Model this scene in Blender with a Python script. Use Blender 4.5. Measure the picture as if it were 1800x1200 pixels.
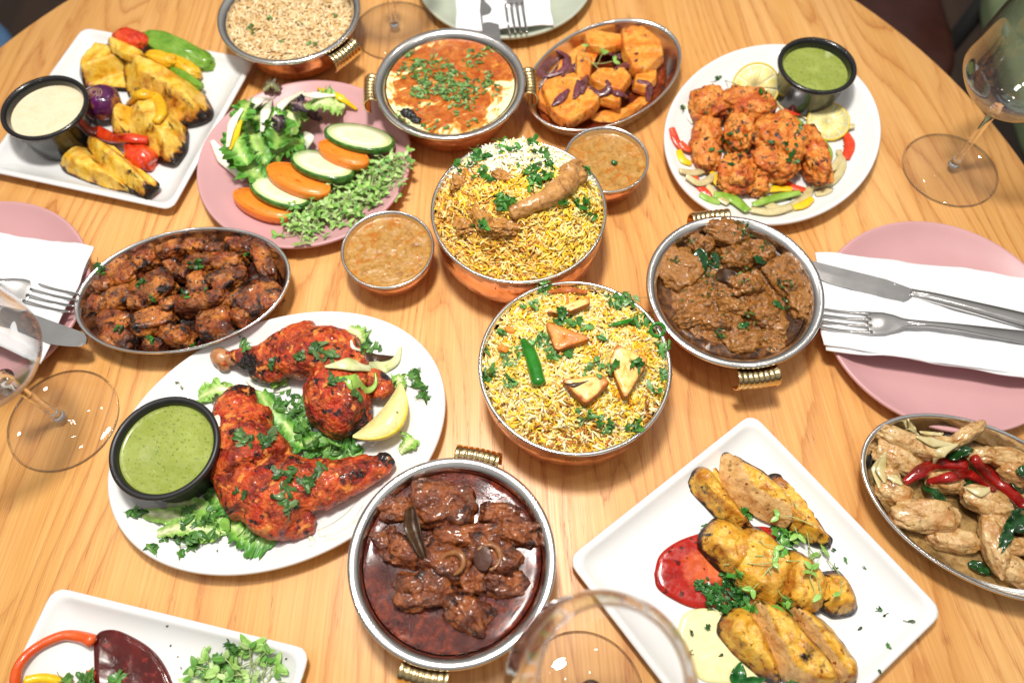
import bpy, bmesh, math, random
import numpy as np
from mathutils import Vector, Matrix
from mathutils.bvhtree import BVHTree

for o in list(bpy.data.objects): bpy.data.objects.remove(o)
SC = bpy.context.scene
COL = SC.collection
# ---------------------------------------------------------------- camera, world, light, exposure
FPX, PITCH, ROLL, CH = 1350.0, math.radians(63), math.radians(-1), 0.62
_F = np.array([0, math.cos(PITCH), -math.sin(PITCH)]); _U = np.array([0, math.sin(PITCH), math.cos(PITCH)]); _R = np.array([1., 0, 0])
_R, _U = _R*math.cos(ROLL)+_U*math.sin(ROLL), _U*math.cos(ROLL)-_R*math.sin(ROLL)
cd = bpy.data.cameras.new('camera'); cam = bpy.data.objects.new('camera', cd); COL.objects.link(cam)
cam.matrix_world = Matrix(((_R[0], _U[0], -_F[0], 0), (_R[1], _U[1], -_F[1], 0), (_R[2], _U[2], -_F[2], CH), (0, 0, 0, 1)))
cd.sensor_width = 36; cd.lens = FPX/1800*36; cd.clip_start = .01; cd.clip_end = 60
cd.dof.use_dof = True; cd.dof.focus_distance = .63; cd.dof.aperture_fstop = 3.8
SC.camera = cam
W = bpy.data.worlds.new('World'); SC.world = W; W.use_nodes = True
wn = W.node_tree.nodes; wl = W.node_tree.links
bg = wn['Background']
_tc = wn.new('ShaderNodeTexCoord'); _sp = wn.new('ShaderNodeSeparateXYZ'); _rp = wn.new('ShaderNodeValToRGB')
wl.new(_tc.outputs['Generated'], _sp.inputs[0]); wl.new(_sp.outputs['Z'], _rp.inputs[0]); wl.new(_rp.outputs[0], bg.inputs[0])
_rp.color_ramp.elements[0].position = 0.0; _rp.color_ramp.elements[0].color = (.10, .08, .07, 1)
_rp.color_ramp.elements[1].position = .75; _rp.color_ramp.elements[1].color = (1, .96, .91, 1)
e = _rp.color_ramp.elements.new(.3); e.color = (.30, .27, .25, 1)
bg.inputs[1].default_value = .37
def lamp(name, loc, target, size, energy, col, size_y=None):
    l = bpy.data.lights.new(name, 'AREA'); l.energy = energy; l.color = col
    l.shape = 'RECTANGLE' if size_y else 'DISK'; l.size = size
    if size_y: l.size_y = size_y
    o = bpy.data.objects.new(name, l); COL.objects.link(o); o.location = loc
    o.rotation_euler = (Vector(target)-Vector(loc)).to_track_quat('-Z', 'Y').to_euler()
    return o
lamp('ceiling_lamp', (-.07, .41, 1.22), (0, .36, 0), .15, 13, (1, .96, .90))
lamp('ceiling_panel', (-.06, .38, 2.0), (0, .42, 0), .26, 7, (1, .955, .89), .26)
for _i, (_x, _y) in enumerate(((-.95, .25), (.95, .15), (-.75, 1.35), (.8, 1.45))):
    lamp('ceiling_downlight', (_x, _y, 2.25), (_x*.5, .4, 0), .09, 2.6, (1, .93, .84))
SC.view_settings.view_transform = 'Standard'; SC.view_settings.look = 'None'; SC.view_settings.gamma = 1; SC.view_settings.exposure = .22
SC.cycles.max_bounces = 10; SC.cycles.transparent_max_bounces = 16; SC.cycles.sample_clamp_indirect = 6
SC.cycles.use_denoising = True

# ---------------------------------------------------------------- pixel -> place
def P(u, v, z=0.0):
    d = _F+(u-900)/FPX*_R-(v-600)/FPX*_U
    k = (CH-z)/(-d[2]); return d[0]*k, d[1]*k
def P3(u, v, z=0.0):
    x, y = P(u, v, z); return np.array([x, y, z])
def jac(u, v, z):
    a = np.array(P(u, v, z)); return np.c_[np.array(P(u+1, v, z))-a, np.array(P(u, v+1, z))-a]

# ---------------------------------------------------------------- numpy noise
_rs = np.random.RandomState(7)
_perm = _rs.permutation(256); _perm = np.r_[_perm, _perm, _perm]
_g = _rs.normal(size=(256, 3)); _g /= np.linalg.norm(_g, axis=1)[:, None]
def perlin(p):
    p = np.asarray(p, float); i = np.floor(p).astype(int); f = p-i; i &= 255
    w = f*f*f*(f*(f*6-15)+10); out = 0
    for a in (0, 1):
        for b in (0, 1):
            for c in (0, 1):
                h = _perm[_perm[_perm[(i[:, 0]+a) & 255]+((i[:, 1]+b) & 255)]+((i[:, 2]+c) & 255)]
                d = (_g[h]*(f-[a, b, c])).sum(1)
                out = out+d*(w[:, 0] if a else 1-w[:, 0])*(w[:, 1] if b else 1-w[:, 1])*(w[:, 2] if c else 1-w[:, 2])
    return out*1.6
def fbm(p, o=3):
    s = 0; a = 1
    for k in range(o): s = s+a*perlin(p*2**k+k*17.3); a *= .5
    return s

# ---------------------------------------------------------------- mesh tools
REG = {}; _BV = {}
def tag(o, label=None, cat=None, group=None, kind=None):
    if label: o['label'] = label
    if cat: o['category'] = cat
    if group: o['group'] = group
    if kind: o['kind'] = kind
    return o
def thing(name, label, cat, loc, group=None, rz=0):
    o = bpy.data.objects.new(name, None); COL.objects.link(o); o.location = [float(q) for q in loc]; o.rotation_euler = (0, 0, rz)
    o.empty_display_size = .02
    return tag(o, label, cat, group)
def mesh(name, V, F, mats, parent=None, loc=None, smooth=True, attrs=None, col=None, reg=None, mi=None, recalc=True):
    """V in world space when parent is None or an Empty without rotation"""
    V = np.asarray(V, float)
    if reg:
        for r in ([reg] if isinstance(reg, str) else reg):
            REG.setdefault(r, []).append((V.copy(), F)); _BV.pop(r, None)
    if loc is None:
        loc = np.array([V[:, 0].mean(), V[:, 1].mean(), V[:, 2].min()]) if parent is None else np.zeros(3)
    base = np.array(parent.matrix_world.translation) if parent is not None else np.zeros(3)
    if parent is not None:
        q = parent; base = np.zeros(3)
        while q is not None: base = base+np.array(q.location); q = q.parent
    m = bpy.data.meshes.new(name)
    org = np.array(loc, float) if parent is None else base
    m.from_pydata((V-org).tolist(), [], [tuple(int(k) for k in f) for f in F])
    for k, a in (attrs or {}).items():
        at = m.attributes.new(k, 'FLOAT', 'POINT'); at.data.foreach_set('value', np.asarray(a, dtype=np.float32))
    if col is not None:
        at = m.attributes.new('Col', 'FLOAT_COLOR', 'POINT')
        c = np.c_[np.asarray(col), np.ones(len(V))].astype(np.float32); at.data.foreach_set('color', c.ravel())
    if not isinstance(mats, (list, tuple)): mats = [mats]
    for q in mats: m.materials.append(q)
    if mi is not None: m.polygons.foreach_set('material_index', np.asarray(mi, dtype=np.int32))
    if smooth: m.polygons.foreach_set('use_smooth', np.ones(len(m.polygons), bool))
    if len(V) < 90000 and recalc:
        bm = bmesh.new(); bm.from_mesh(m); bmesh.ops.recalc_face_normals(bm, faces=bm.faces); bm.to_mesh(m); bm.free()
    m.update()
    o = bpy.data.objects.new(name, m); COL.objects.link(o)
    if parent is None: o.location = org
    else: o.parent = parent
    return o
def bvh(key):
    if key not in _BV:
        vs = []; fs = []; n = 0
        for V, F in REG[key]:
            vs += V.tolist(); fs += [tuple(int(k)+n for k in f) for f in F]; n += len(V)
        _BV[key] = BVHTree.FromPolygons(vs, fs)
    return _BV[key]
def hit(u, v, key):
    d = _F+(u-900)/FPX*_R-(v-600)/FPX*_U; d = Vector(d/np.linalg.norm(d))
    l, n, i, t = bvh(key).ray_cast(Vector((0, 0, CH)), d)
    if l is None: return P3(u, v, .03), np.array([0, 0, 1.])
    if n.z < 0: n = -n
    return np.array(l), np.array(n)
def drop(x, y, key, z0=.3):
    l, n, i, t = bvh(key).ray_cast(Vector((x, y, z0)), Vector((0, 0, -1)))
    if l is None: return None, None
    if n.z < 0: n = -n
    return l.z, np.array(n)
def join(parts):
    V = []; F = []; n = 0
    for v, f in parts:
        V.append(np.asarray(v, float)); F += [tuple(int(k)+n for k in q) for q in f]; n += len(v)
    return np.vstack(V), F
def rotz(a): c, s = math.cos(a), math.sin(a); return np.array([[c, -s, 0], [s, c, 0], [0, 0, 1]])
def rotx(a): c, s = math.cos(a), math.sin(a); return np.array([[1, 0, 0], [0, c, -s], [0, s, c]])
def roty(a): c, s = math.cos(a), math.sin(a); return np.array([[c, 0, s], [0, 1, 0], [-s, 0, c]])
def frame(n, yaw):
    n = np.asarray(n, float); n = n/np.linalg.norm(n); a = np.array([math.cos(yaw), math.sin(yaw), 0]); a = a-n*(a@n); a /= np.linalg.norm(a)
    return np.c_[a, np.cross(n, a), n]
def lathe(prof, n=96, c=(0, 0, 0), sx=1., sy=1., rot=0., outline=None):
    """prof: (r,z) list; outline(theta)->(x,y) for r=1 when shape is not round"""
    th = np.arange(n)*2*math.pi/n; V = []; F = []; idx = []
    for r, z in prof:
        if r < 1e-7: idx.append([len(V)]); V.append((0, 0, z)); continue
        idx.append(list(range(len(V), len(V)+n)))
        for t in th:
            if outline: x, y = outline(t, r)
            else: x, y = r*math.cos(t), r*math.sin(t)
            V.append((x, y, z))
    for a, b in zip(idx[:-1], idx[1:]):
        for k in range(n):
            k2 = (k+1) % n
            if len(a) == 1 and len(b) == 1: continue
            if len(a) == 1: F.append((a[0], b[k], b[k2]))
            elif len(b) == 1: F.append((a[k], b[0], a[k2]))
            else: F.append((a[k], b[k], b[k2], a[k2]))
    V = np.array(V)*[sx, sy, 1]; V = V@rotz(rot).T+np.array(c)
    return V, F
def catmull(pts, m):
    pts = np.array(pts, float)
    if len(pts) == 2: return np.array([pts[0]+(pts[1]-pts[0])*t for t in np.linspace(0, 1, m)])
    p = np.vstack([2*pts[0]-pts[1], pts, 2*pts[-1]-pts[-2]]); out = []
    for t in np.linspace(0, len(pts)-1-1e-9, m):
        i = int(t); f = t-i; a, b, c, d = p[i], p[i+1], p[i+2], p[i+3]
        out.append(.5*(2*b+(c-a)*f+(2*a-5*b+4*c-d)*f*f+(3*b-a-3*c+d)*f**3))
    return np.array(out)
def tube(pts, rad, n=10, m=20, up=(0, 0, 1), wide=1., cap=True, twist=0., raw=False):
    """tube through pts, rad list along; section half sizes rad*wide (sideways) and rad (up)"""
    c = np.array(pts, float) if raw else catmull(pts, m); m = len(c)
    rad = np.atleast_1d(rad).astype(float); r = np.interp(np.linspace(0, 1, m), np.linspace(0, 1, len(rad)), rad) if len(rad) > 1 else np.full(m, rad[0])
    wd = np.atleast_1d(wide).astype(float); wd = np.interp(np.linspace(0, 1, m), np.linspace(0, 1, len(wd)), wd) if len(wd) > 1 else np.full(m, wd[0])
    t = np.gradient(c, axis=0); t /= np.linalg.norm(t, axis=1)[:, None]+1e-12
    V = []; F = []
    for k in range(m):
        s = np.cross(t[k], up)
        if np.linalg.norm(s) < 1e-3: s = np.array([1., 0, 0])
        s /= np.linalg.norm(s); w = np.cross(s, t[k]); a0 = twist*k/m
        for j in range(n):
            a = 2*math.pi*j/n+a0; q = math.cos(a)*wd[k]*r[k]; h = math.sin(a)*r[k]
            V.append(c[k]+s*q+w*h)
    for k in range(m-1):
        for j in range(n):
            j2 = (j+1) % n; F.append((k*n+j, k*n+j2, (k+1)*n+j2, (k+1)*n+j))
    if cap:
        V.append(c[0]-t[0]*r[0]*.5); V.append(c[-1]+t[-1]*r[-1]*.5); A = len(V)-2
        for j in range(n): F.append((A, (j+1) % n, j)); F.append((A+1, (m-1)*n+j, (m-1)*n+(j+1) % n))
    return np.array(V), F
_ico = {}
def ico(s):
    if s not in _ico:
        bm = bmesh.new(); bmesh.ops.create_icosphere(bm, subdivisions=s, radius=1)
        _ico[s] = (np.array([v.co[:] for v in bm.verts]), [tuple(v.index for v in f.verts) for f in bm.faces]); bm.free()
    return _ico[s]
def blob(c, ax, R=np.eye(3), seed=0, amp=.15, freq=1.6, sub=4, boxy=2., fine=.0, cut=None, flat=None):
    """lumpy piece; ax half sizes; returns V,F,attrs(char,cut)"""
    V0, F = ico(sub); v = V0.copy()
    if boxy != 2: v = v/(np.abs(v)**boxy).sum(1)[:, None]**(1/boxy)
    rr = np.linalg.norm(v, axis=1)
    so = np.array([seed*3.17, seed*1.31, seed*7.77])
    d = 1+amp*fbm(v*freq+so, 3)
    v = v*d[:, None]
    ct = np.zeros(len(v))
    if cut:
        for ax_i, s, lim in cut:
            k = s*v[:, ax_i] > lim; v[k, ax_i] = s*lim; ct[k] = 1
    char = np.clip((rr-1.08)*2.2, 0, 1)*.5 if boxy > 2 else np.zeros(len(v))
    char = char+np.clip(np.abs(V0[:, 0])-.82, 0, 1)*1.5
    v = v*np.array(ax)
    if fine: v = v+V0*(fine*fbm(v*260+so, 3))[:, None]
    if flat is not None: v[:, 2] = np.maximum(v[:, 2], -flat*ax[2])
    return v@R.T+np.array(c), F, {'char': char, 'cut': ct}
def union(prims, voxel=.0012, smooth=6):
    V, F = join(prims)
    m = bpy.data.meshes.new('u'); m.from_pydata(V.tolist(), [], F); o = bpy.data.objects.new('u', m); COL.objects.link(o)
    md = o.modifiers.new('r', 'REMESH'); md.mode = 'VOXEL'; md.voxel_size = voxel
    ms = o.modifiers.new('s', 'SMOOTH'); ms.iterations = smooth; ms.factor = .5
    dg = bpy.context.evaluated_depsgraph_get(); e = o.evaluated_get(dg); em = e.to_mesh()
    n = len(em.vertices); co = np.empty(n*3); em.vertices.foreach_get('co', co); no = np.empty(n*3); em.vertices.foreach_get('normal', no)
    Fo = [tuple(p.vertices) for p in em.polygons]; e.to_mesh_clear()
    bpy.data.objects.remove(o); bpy.data.meshes.remove(m)
    return co.reshape(-1, 3), Fo, no.reshape(-1, 3)

# ---------------------------------------------------------------- materials
def H(s, k=1.):
    s = s.lstrip('#'); c = [int(s[i:i+2], 16)/255 for i in (0, 2, 4)]
    return tuple(min(1, k*(x/12.92 if x <= .04045 else ((x+.055)/1.055)**2.4)) for x in c)+(1,)
class MT:
    def __init__(s, name):
        s.m = bpy.data.materials.new(name); s.m.use_nodes = True; s.t = s.m.node_tree; s.n = s.t.nodes; s.l = s.t.links
        s.b = s.n['Principled BSDF']; s.tc = s.n.new('ShaderNodeTexCoord'); s.nm = None
    def add(s, k, **kw):
        x = s.n.new(k)
        for a, b in kw.items(): setattr(x, a, b)
        return x
    def ln(s, a, b):
        if hasattr(a, 'is_linked') or hasattr(a, 'links'): s.l.new(a, b)
        else: b.default_value = a
    def co(s, scale=(1, 1, 1), rand=True, gen='Object'):
        mp = s.add('ShaderNodeMapping'); s.l.new(s.tc.outputs[gen], mp.inputs[0]); mp.inputs['Scale'].default_value = scale
        if rand:
            oi = s.add('ShaderNodeObjectInfo'); ml = s.add('ShaderNodeMath', operation='MULTIPLY'); ml.inputs[1].default_value = 37.
            s.l.new(oi.outputs['Random'], ml.inputs[0]); s.l.new(ml.outputs[0], mp.inputs['Location'])
        return mp.outputs[0]
    def noise(s, vec, scale, detail=3, rough=.55, dist=0):
        x = s.add('ShaderNodeTexNoise'); s.l.new(vec, x.inputs['Vector']); x.inputs['Scale'].default_value = scale
        x.inputs['Detail'].default_value = detail; x.inputs['Roughness'].default_value = rough; x.inputs['Distortion'].default_value = dist
        return x.outputs['Fac']
    def vor(s, vec, scale, feat='F1', out='Distance'):
        x = s.add('ShaderNodeTexVoronoi', feature=feat); s.l.new(vec, x.inputs['Vector']); x.inputs['Scale'].default_value = scale
        return x.outputs[out]
    def ramp(s, fac, stops, mode='LINEAR'):
        x = s.add('ShaderNodeValToRGB'); s.ln(fac, x.inputs[0]); cr = x.color_ramp; cr.interpolation = mode
        while len(cr.elements) < len(stops): cr.elements.new(.5)
        for e, (p, c) in zip(cr.elements, stops):
            e.position = p; e.color = c if isinstance(c, tuple) else (c, c, c, 1)
        return x.outputs[0]
    def mix(s, fac, a, b, mode='MIX'):
        x = s.add('ShaderNodeMix', data_type='RGBA', blend_type=mode); s.ln(fac, x.inputs[0]); s.ln(a, x.inputs[6]); s.ln(b, x.inputs[7]); return x.outputs[2]
    def math(s, op, a, b=0., c=0., clamp=False):
        x = s.add('ShaderNodeMath', operation=op); x.use_clamp = clamp; s.ln(a, x.inputs[0]); s.ln(b, x.inputs[1]); s.ln(c, x.inputs[2]); return x.outputs[0]
    def attr(s, name, out='Fac'):
        x = s.add('ShaderNodeAttribute'); x.attribute_name = name; return x.outputs[out]
    def bump(s, h, st=.3, d=.001):
        x = s.add('ShaderNodeBump'); s.l.new(h, x.inputs['Height']); x.inputs['Strength'].default_value = st; x.inputs['Distance'].default_value = d
        if s.nm: s.l.new(s.nm, x.inputs['Normal'])
        s.nm = x.outputs[0]; s.l.new(s.nm, s.b.inputs['Normal']); return s
    def set(s, **kw):
        K = dict(col='Base Color', rough='Roughness', metal='Metallic', coat='Coat Weight', crough='Coat Roughness', sss='Subsurface Weight', ior='IOR', trans='Transmission Weight', spec='Specular IOR Level', sheen='Sheen Weight')
        for k, v in kw.items():
            s.ln(v, s.b.inputs[K[k]])
        return s
    def ss(s, w, sc=.002, rad=(1, .4, .2)):
        s.b.inputs['Subsurface Weight'].default_value = w; s.b.inputs['Subsurface Scale'].default_value = sc; s.b.inputs['Subsurface Radius'].default_value = (rad[0], max(.5, rad[1]), max(.3, rad[2])); return s

def plain(name, c, rough=.4, coat=0, bump=0, bscale=200, var=.08, sss=0, metal=0, spec=.5, vscale=40):
    k = MT(name); v = k.co()
    n = k.noise(v, vscale, 4)
    c = H(c) if isinstance(c, str) else c
    lo = tuple(x*(1-var) for x in c[:3])+(1,); hi = tuple(min(1, x*(1+var)) for x in c[:3])+(1,)
    k.set(col=k.ramp(n, [(.3, lo), (.7, hi)]), rough=rough, coat=coat, metal=metal, spec=spec)
    k.set(rough=k.ramp(k.noise(v, vscale*2.3, 3), [(.3, max(0, rough-.05)), (.7, min(1, rough+.07))]))
    if bump: k.bump(k.noise(v, bscale, 4), bump, .0006)
    if sss: k.ss(sss)
    return k.m
def food(name, cols, dark=None, dthr=(.56, .68), dscale=90, nscale=70, speck=None, sthr=(.66, .70), sscale=420, rough=.4, coat=.0, sss=.1, bump=.5, bscale=420, cut=None, mid=None, bdist=.0012, spread=(.32, .68), dw=1., detail=6):
    k = MT(name); v = k.co()
    n = k.noise(v, nscale, detail, .6, .3); cs = [H(c) for c in cols]
    a, b = spread
    c = k.ramp(n, [(a+(b-a)*i/max(1, len(cs)-1), q) for i, q in enumerate(cs)])
    if cut: c = k.mix(k.ramp(k.attr('cut'), [(.45, 0.), (.6, 1.)]), c, k.ramp(k.noise(v, 160, 3), [(.3, H(cut[0])), (.7, H(cut[1]))]))
    ch = k.attr('char')
    if mid:
        f = k.math('ADD', k.noise(v, dscale*.7, 5, .6, .4), k.math('MULTIPLY', ch, .35*dw))
        c = k.mix(k.ramp(f, [(dthr[0]-.12, 0.), (dthr[1], .9)]), c, H(mid))
    if dark:
        f = k.math('ADD', k.noise(v, dscale, detail, .65, .5), k.math('MULTIPLY', ch, .4*dw))
        c = k.mix(k.ramp(f, [(dthr[0], 0.), (dthr[1], 1.)]), c, H(dark))
    if speck:
        c = k.mix(k.ramp(k.noise(v, sscale, 2, .5), [(sthr[0], 0.), (sthr[1], 1.)]), c, H(speck))
    k.set(col=c, coat=coat, crough=.12)
    k.set(rough=k.ramp(k.noise(v, 180, 3), [(.35, max(.05, rough-.15)), (.65, min(1., rough+.2))]))
    if sss: k.ss(sss*.5, .001)
    h = k.math('ADD', k.noise(v, bscale, 5, .6), k.math('MULTIPLY', k.noise(v, bscale*.3, 3), 1.6))
    k.bump(h, bump, bdist)
    return k.m

def wood():
    k = MT('ash_wood'); tc = k.tc.outputs['Object']
    sp = k.add('ShaderNodeSeparateXYZ'); k.l.new(tc, sp.inputs[0]); X, Y = sp.outputs[0], sp.outputs[1]
    # grain fans out a little towards the near side
    Xf = k.math('MULTIPLY', X, k.math('ADD', k.math('MULTIPLY', Y, .28), 1.))
    bx = k.math('MULTIPLY', k.math('ADD', Xf, .013), 10.5)
    bid = k.math('FLOOR', bx)
    wn_ = k.add('ShaderNodeTexWhiteNoise', noise_dimensions='1D'); k.l.new(bid, wn_.inputs['W']); rnd = wn_.outputs['Value']
    cv = k.add('ShaderNodeCombineXYZ'); k.l.new(k.math('MULTIPLY', Xf, 1.), cv.inputs[0]); k.l.new(k.math('MULTIPLY', Y, .17), cv.inputs[1]); k.l.new(k.math('MULTIPLY', rnd, 9.), cv.inputs[2])
    vec = cv.outputs[0]
    big = k.noise(vec, 8, 2, .45, .15)
    fld = k.math('ADD', k.math('MULTIPLY', Xf, 52.), k.math('MULTIPLY', big, 17.))
    fld = k.math('ADD', fld, k.math('MULTIPLY', k.noise(vec, 60, 3, .6), .55))
    ring = k.math('FRACT', fld)
    rr = k.ramp(ring, [(0., 1.), (.09, .55), (.35, .12), (.8, .05), (.97, .35), (1., 1.)])
    cs = k.add('ShaderNodeCombineXYZ'); k.l.new(k.math('MULTIPLY', Xf, 1.), cs.inputs[0]); k.l.new(k.math('MULTIPLY', Y, .012), cs.inputs[1]); k.l.new(rnd, cs.inputs[2])
    st = k.noise(cs.outputs[0], 900, 3, .6)
    cs2 = k.add('ShaderNodeCombineXYZ'); k.l.new(Xf, cs2.inputs[0]); k.l.new(k.math('MULTIPLY', Y, .05), cs2.inputs[1]); k.l.new(rnd, cs2.inputs[2])
    st2 = k.noise(cs2.outputs[0], 1100, 2, .5)
    base = k.mix(k.ramp(k.noise(vec, 14, 3), [(.3, 0.), (.7, 1.)]), H('#ecba78'), H('#dea65a'))
    base = k.mix(k.math('MULTIPLY', rnd, .45), base, H('#d0944e'))
    f = k.math('MULTIPLY', rr, k.ramp(k.noise(vec, 16, 2), [(.3, .35), (.7, .85)]))
    c = k.mix(f, base, H('#b26c32'))
    c = k.mix(k.ramp(st, [(.42, .0), (.66, .32)]), c, H('#ba7035'))
    c = k.mix(k.ramp(st, [(.30, .22), (.45, 0.)]), c, H('#ebc08a'))
    pore = k.math('MULTIPLY', k.ramp(st2, [(.60, 0.), (.68, 1.)]), k.ramp(ring, [(0., 1.), (.22, .6), (.4, .05), (.9, .1), (1., 1.)]))
    c = k.mix(k.math('MULTIPLY', pore, .55), c, H('#8d4a20'))
    seam = k.ramp(k.math('FRACT', bx), [(0., .22), (.006, 0.), (.994, 0.), (1., .22)])
    c = k.mix(seam, c, H('#a8622c'))
    k.set(col=c, spec=.45)
    k.set(rough=k.ramp(st, [(.3, .30), (.7, .42)]))
    k.bump(k.math('SUBTRACT', k.math('MULTIPLY', st, .4), pore), .35, .0003)
    return k.m
def metal(name, c, rough=.18, bump=.0, bscale=60, spots=None, lines=True):
    k = MT(name); v = k.co()
    col = k.ramp(k.noise(v, 60, 4), [(.3, tuple(x*.9 for x in c[:3])+(1,)), (.7, c)])
    if spots: col = k.mix(k.ramp(k.noise(v, 130, 5, .65), [(.62, 0.), (.70, .8)]), col, spots)
    k.set(col=col, metal=1.)
    k.set(rough=k.ramp(k.noise(v, 25, 4), [(.3, max(.03, rough-.06)), (.7, rough+.08)]))
    if bump: k.bump(k.vor(v, bscale, 'SMOOTH_F1'), bump, .002)
    else: k.bump(k.noise(v, 30, 1), .06, .001)
    return k.m
def thin_glass():
    k = MT('thin_glass'); k.n.remove(k.b)
    tr = k.add('ShaderNodeBsdfTransparent'); gl = k.add('ShaderNodeBsdfGlossy'); gl.inputs['Roughness'].default_value = .015
    tr.inputs[0].default_value = (.992, .993, .994, 1)
    fr = k.add('ShaderNodeLayerWeight'); fr.inputs[0].default_value = .5   # facing term, Schlick curve
    f = k.math('ADD', k.math('MULTIPLY', k.math('POWER', fr.outputs['Facing'], 3.), .95), .04, clamp=True)
    mx = k.add('ShaderNodeMixShader'); k.l.new(f, mx.inputs[0]); k.l.new(tr.outputs[0], mx.inputs[1]); k.l.new(gl.outputs[0], mx.inputs[2])
    v = k.co(); b = k.add('ShaderNodeBump'); b.inputs['Strength'].default_value = .05; b.inputs['Distance'].default_value = .002; k.l.new(k.noise(v, 18, 2), b.inputs['Height']); k.l.new(b.outputs[0], gl.inputs['Normal'])
    k.l.new(mx.outputs[0], k.n['Material Output'].inputs[0]); return k.m
def solid_glass():
    k = MT('solid_glass'); k.set(trans=1., rough=.01, ior=1.5, col=(1, 1, 1, 1)); v = k.co(); k.bump(k.noise(v, 30, 2), .05, .001); return k.m
def vcol(name, rough=.45, sss=.1, coat=0, bump=.1, trans=0):
    k = MT(name); v = k.co(); c = k.attr('Col', 'Color')
    c = k.mix(k.ramp(k.noise(v, 300, 3), [(.35, 0.), (.7, .22)]), c, k.mix(1., c, (.55, .5, .4, 1), 'MULTIPLY'))
    k.set(col=c, rough=rough, coat=coat)
    if sss: k.ss(sss, .001, (1, .8, .5))
    k.bump(k.noise(v, 500, 3), bump, .0006); return k.m

M = {}
M['wood'] = wood()
M['white'] = plain('white_ceramic', (.80, .80, .79, 1), .13, .4, 0, var=.012, spec=.5, vscale=12)
M['pink'] = plain('pink_ceramic', H('#c99a9c'), .38, .0, .12, 900, var=.04, vscale=14)
M['sage'] = plain('sage_ceramic', H('#b9c0ae'), .34, .0, .12, 900, var=.04)
M['black'] = plain('black_melamine', (.012, .012, .013, 1), .22, .3, .05, 300, var=.3)
M['blackmatte'] = plain('black_stoneware', (.016, .016, .017, 1), .42, .0, .1, 300, var=.3)
M['steel'] = metal('polished_steel', (.90, .89, .87, 1), .19)
M['steel2'] = metal('cutlery_steel', (.74, .73, .72, 1), .2)
M['copper'] = metal('hammered_copper', (.93, .47, .27, 1), .2, .35, 110, spots=(.45, .17, .08, 1))
M['brass'] = metal('cast_brass', (.80, .62, .32, 1), .22, spots=(.40, .28, .11, 1))
M['glass'] = thin_glass(); M['sglass'] = solid_glass()
M['paper'] = plain('paper_napkin', (.80, .81, .83, 1), .85, 0, .25, 700, var=.02)
M['lemonrind'] = food('lemon_rind', ['#e9c637', '#f0d552'], rough=.35, bump=.5, bscale=900, sss=.1)
M['lemonflesh'] = food('lemon_flesh', ['#efdd7c', '#f7eaa4', '#f3e08a'], rough=.25, coat=.3, sss=.3, bump=.5, bscale=500)
M['pith'] = plain('lemon_pith', H('#f1edc9'), .5, sss=.2)
M['herb'] = vcol('herb_leaf', .42, .03, .08, .35)
M['rice'] = vcol('rice_grain', .38, .12, .08, .1)

# ================================================================ the place
# table, floor, chairs
TC = (-.065, .376); TR = .607
tb = thing('table', 'round pale ash wood dining table crowded with dishes', 'table', (TC[0], TC[1], -.74))
V, F = lathe([(0, 0), (TR*.5, 0), (TR-.004, 0), (TR-.001, -.0015), (TR, -.005), (TR, -.026), (TR-.004, -.03), (TR*.5, -.03), (0, -.03)], 160, (TC[0], TC[1], 0))
mesh('tabletop', V, F, M['wood'], tb, reg='table')
M['iron'] = plain('black_iron', (.03, .03, .03, 1), .5)
mesh('pedestal', *lathe([(0, -.031), (.16, -.031), (.16, -.04), (.045, -.05), (.04, -.3), (.04, -.65), (.06, -.70), (.27, -.72), (.28, -.739), (0, -.739)], 48, (TC[0], TC[1], 0)), M['iron'], tb)
fk = MT('dark_floor'); v = fk.co((1, .15, 1), False); fk.set(col=fk.ramp(fk.noise(v, 14, 5), [(.3, H('#33231a')), (.7, H('#4b3524'))]), rough=.5); fk.bump(fk.noise(v, 30, 4), .2, .002)
fs = 6.
o = mesh('floor', [(-fs, -fs, -.74), (fs, -fs, -.74), (fs, fs, -.74), (-fs, fs, -.74)], [(0, 1, 2, 3)], fk.m); tag(o, kind='structure')
def cushion(c, sx, sy, sz, rz, p=4., seed=1):
    V0, F0 = ico(5); v = V0/(np.abs(V0)**p).sum(1)[:, None]**(1/p); v = v*[sx, sy, sz]; v[:, 2] += .006*fbm(v*9+seed, 2)
    return v@rotz(rz).T+np.array(c), F0
def chair(name, label, cat, c, rz, mat, fz=-.74, seat=-.30, w=.24, bh=.30, group=None):
    t = thing(name, label, cat, (c[0], c[1], fz), group)
    R = rotz(rz); c = np.array([c[0], c[1], 0.])
    v, f = cushion((c[0], c[1], seat-.04), w, w, .04, rz); mesh('seat', v, f, mat, t)
    v, f = cushion((0, 0, 0), w, .035, bh*.5, 0); v = v@rotx(-.12).T+[0, w+.03, seat+bh*.5]; mesh('backrest', v@R.T+c, f, mat, t)
    for sx in (-1, 1):
        for sy in (-1, 1):
            a = np.array([sx*w*.8, sy*w*.8, seat-.06]); b = np.array([sx*w*.92, sy*w*.92, fz]); v, f = tube([a@R.T+c, b@R.T+c], [.018, .012], 10, 4, up=(1, 0, 0))
            mesh('leg', v, f, M['iron'], t)
    return t
M['brownleather'] = plain('dark_brown_leather', H('#3c1812'), .38, .1, .3, 260, var=.15)
M['greencloth'] = plain('green_upholstery', H('#6d7b58'), .8, 0, .4, 500, var=.12)
M['bluecloth'] = plain('blue_upholstery', H('#4d6f95'), .8, 0, .4, 500, var=.12)
chair('leather_chair', 'dark brown leather chair beyond the table edge, between the table and the green chair', 'chair', (.49, 1.14), -.05, M['brownleather'], w=.26, seat=-.27, bh=.26)
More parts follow.
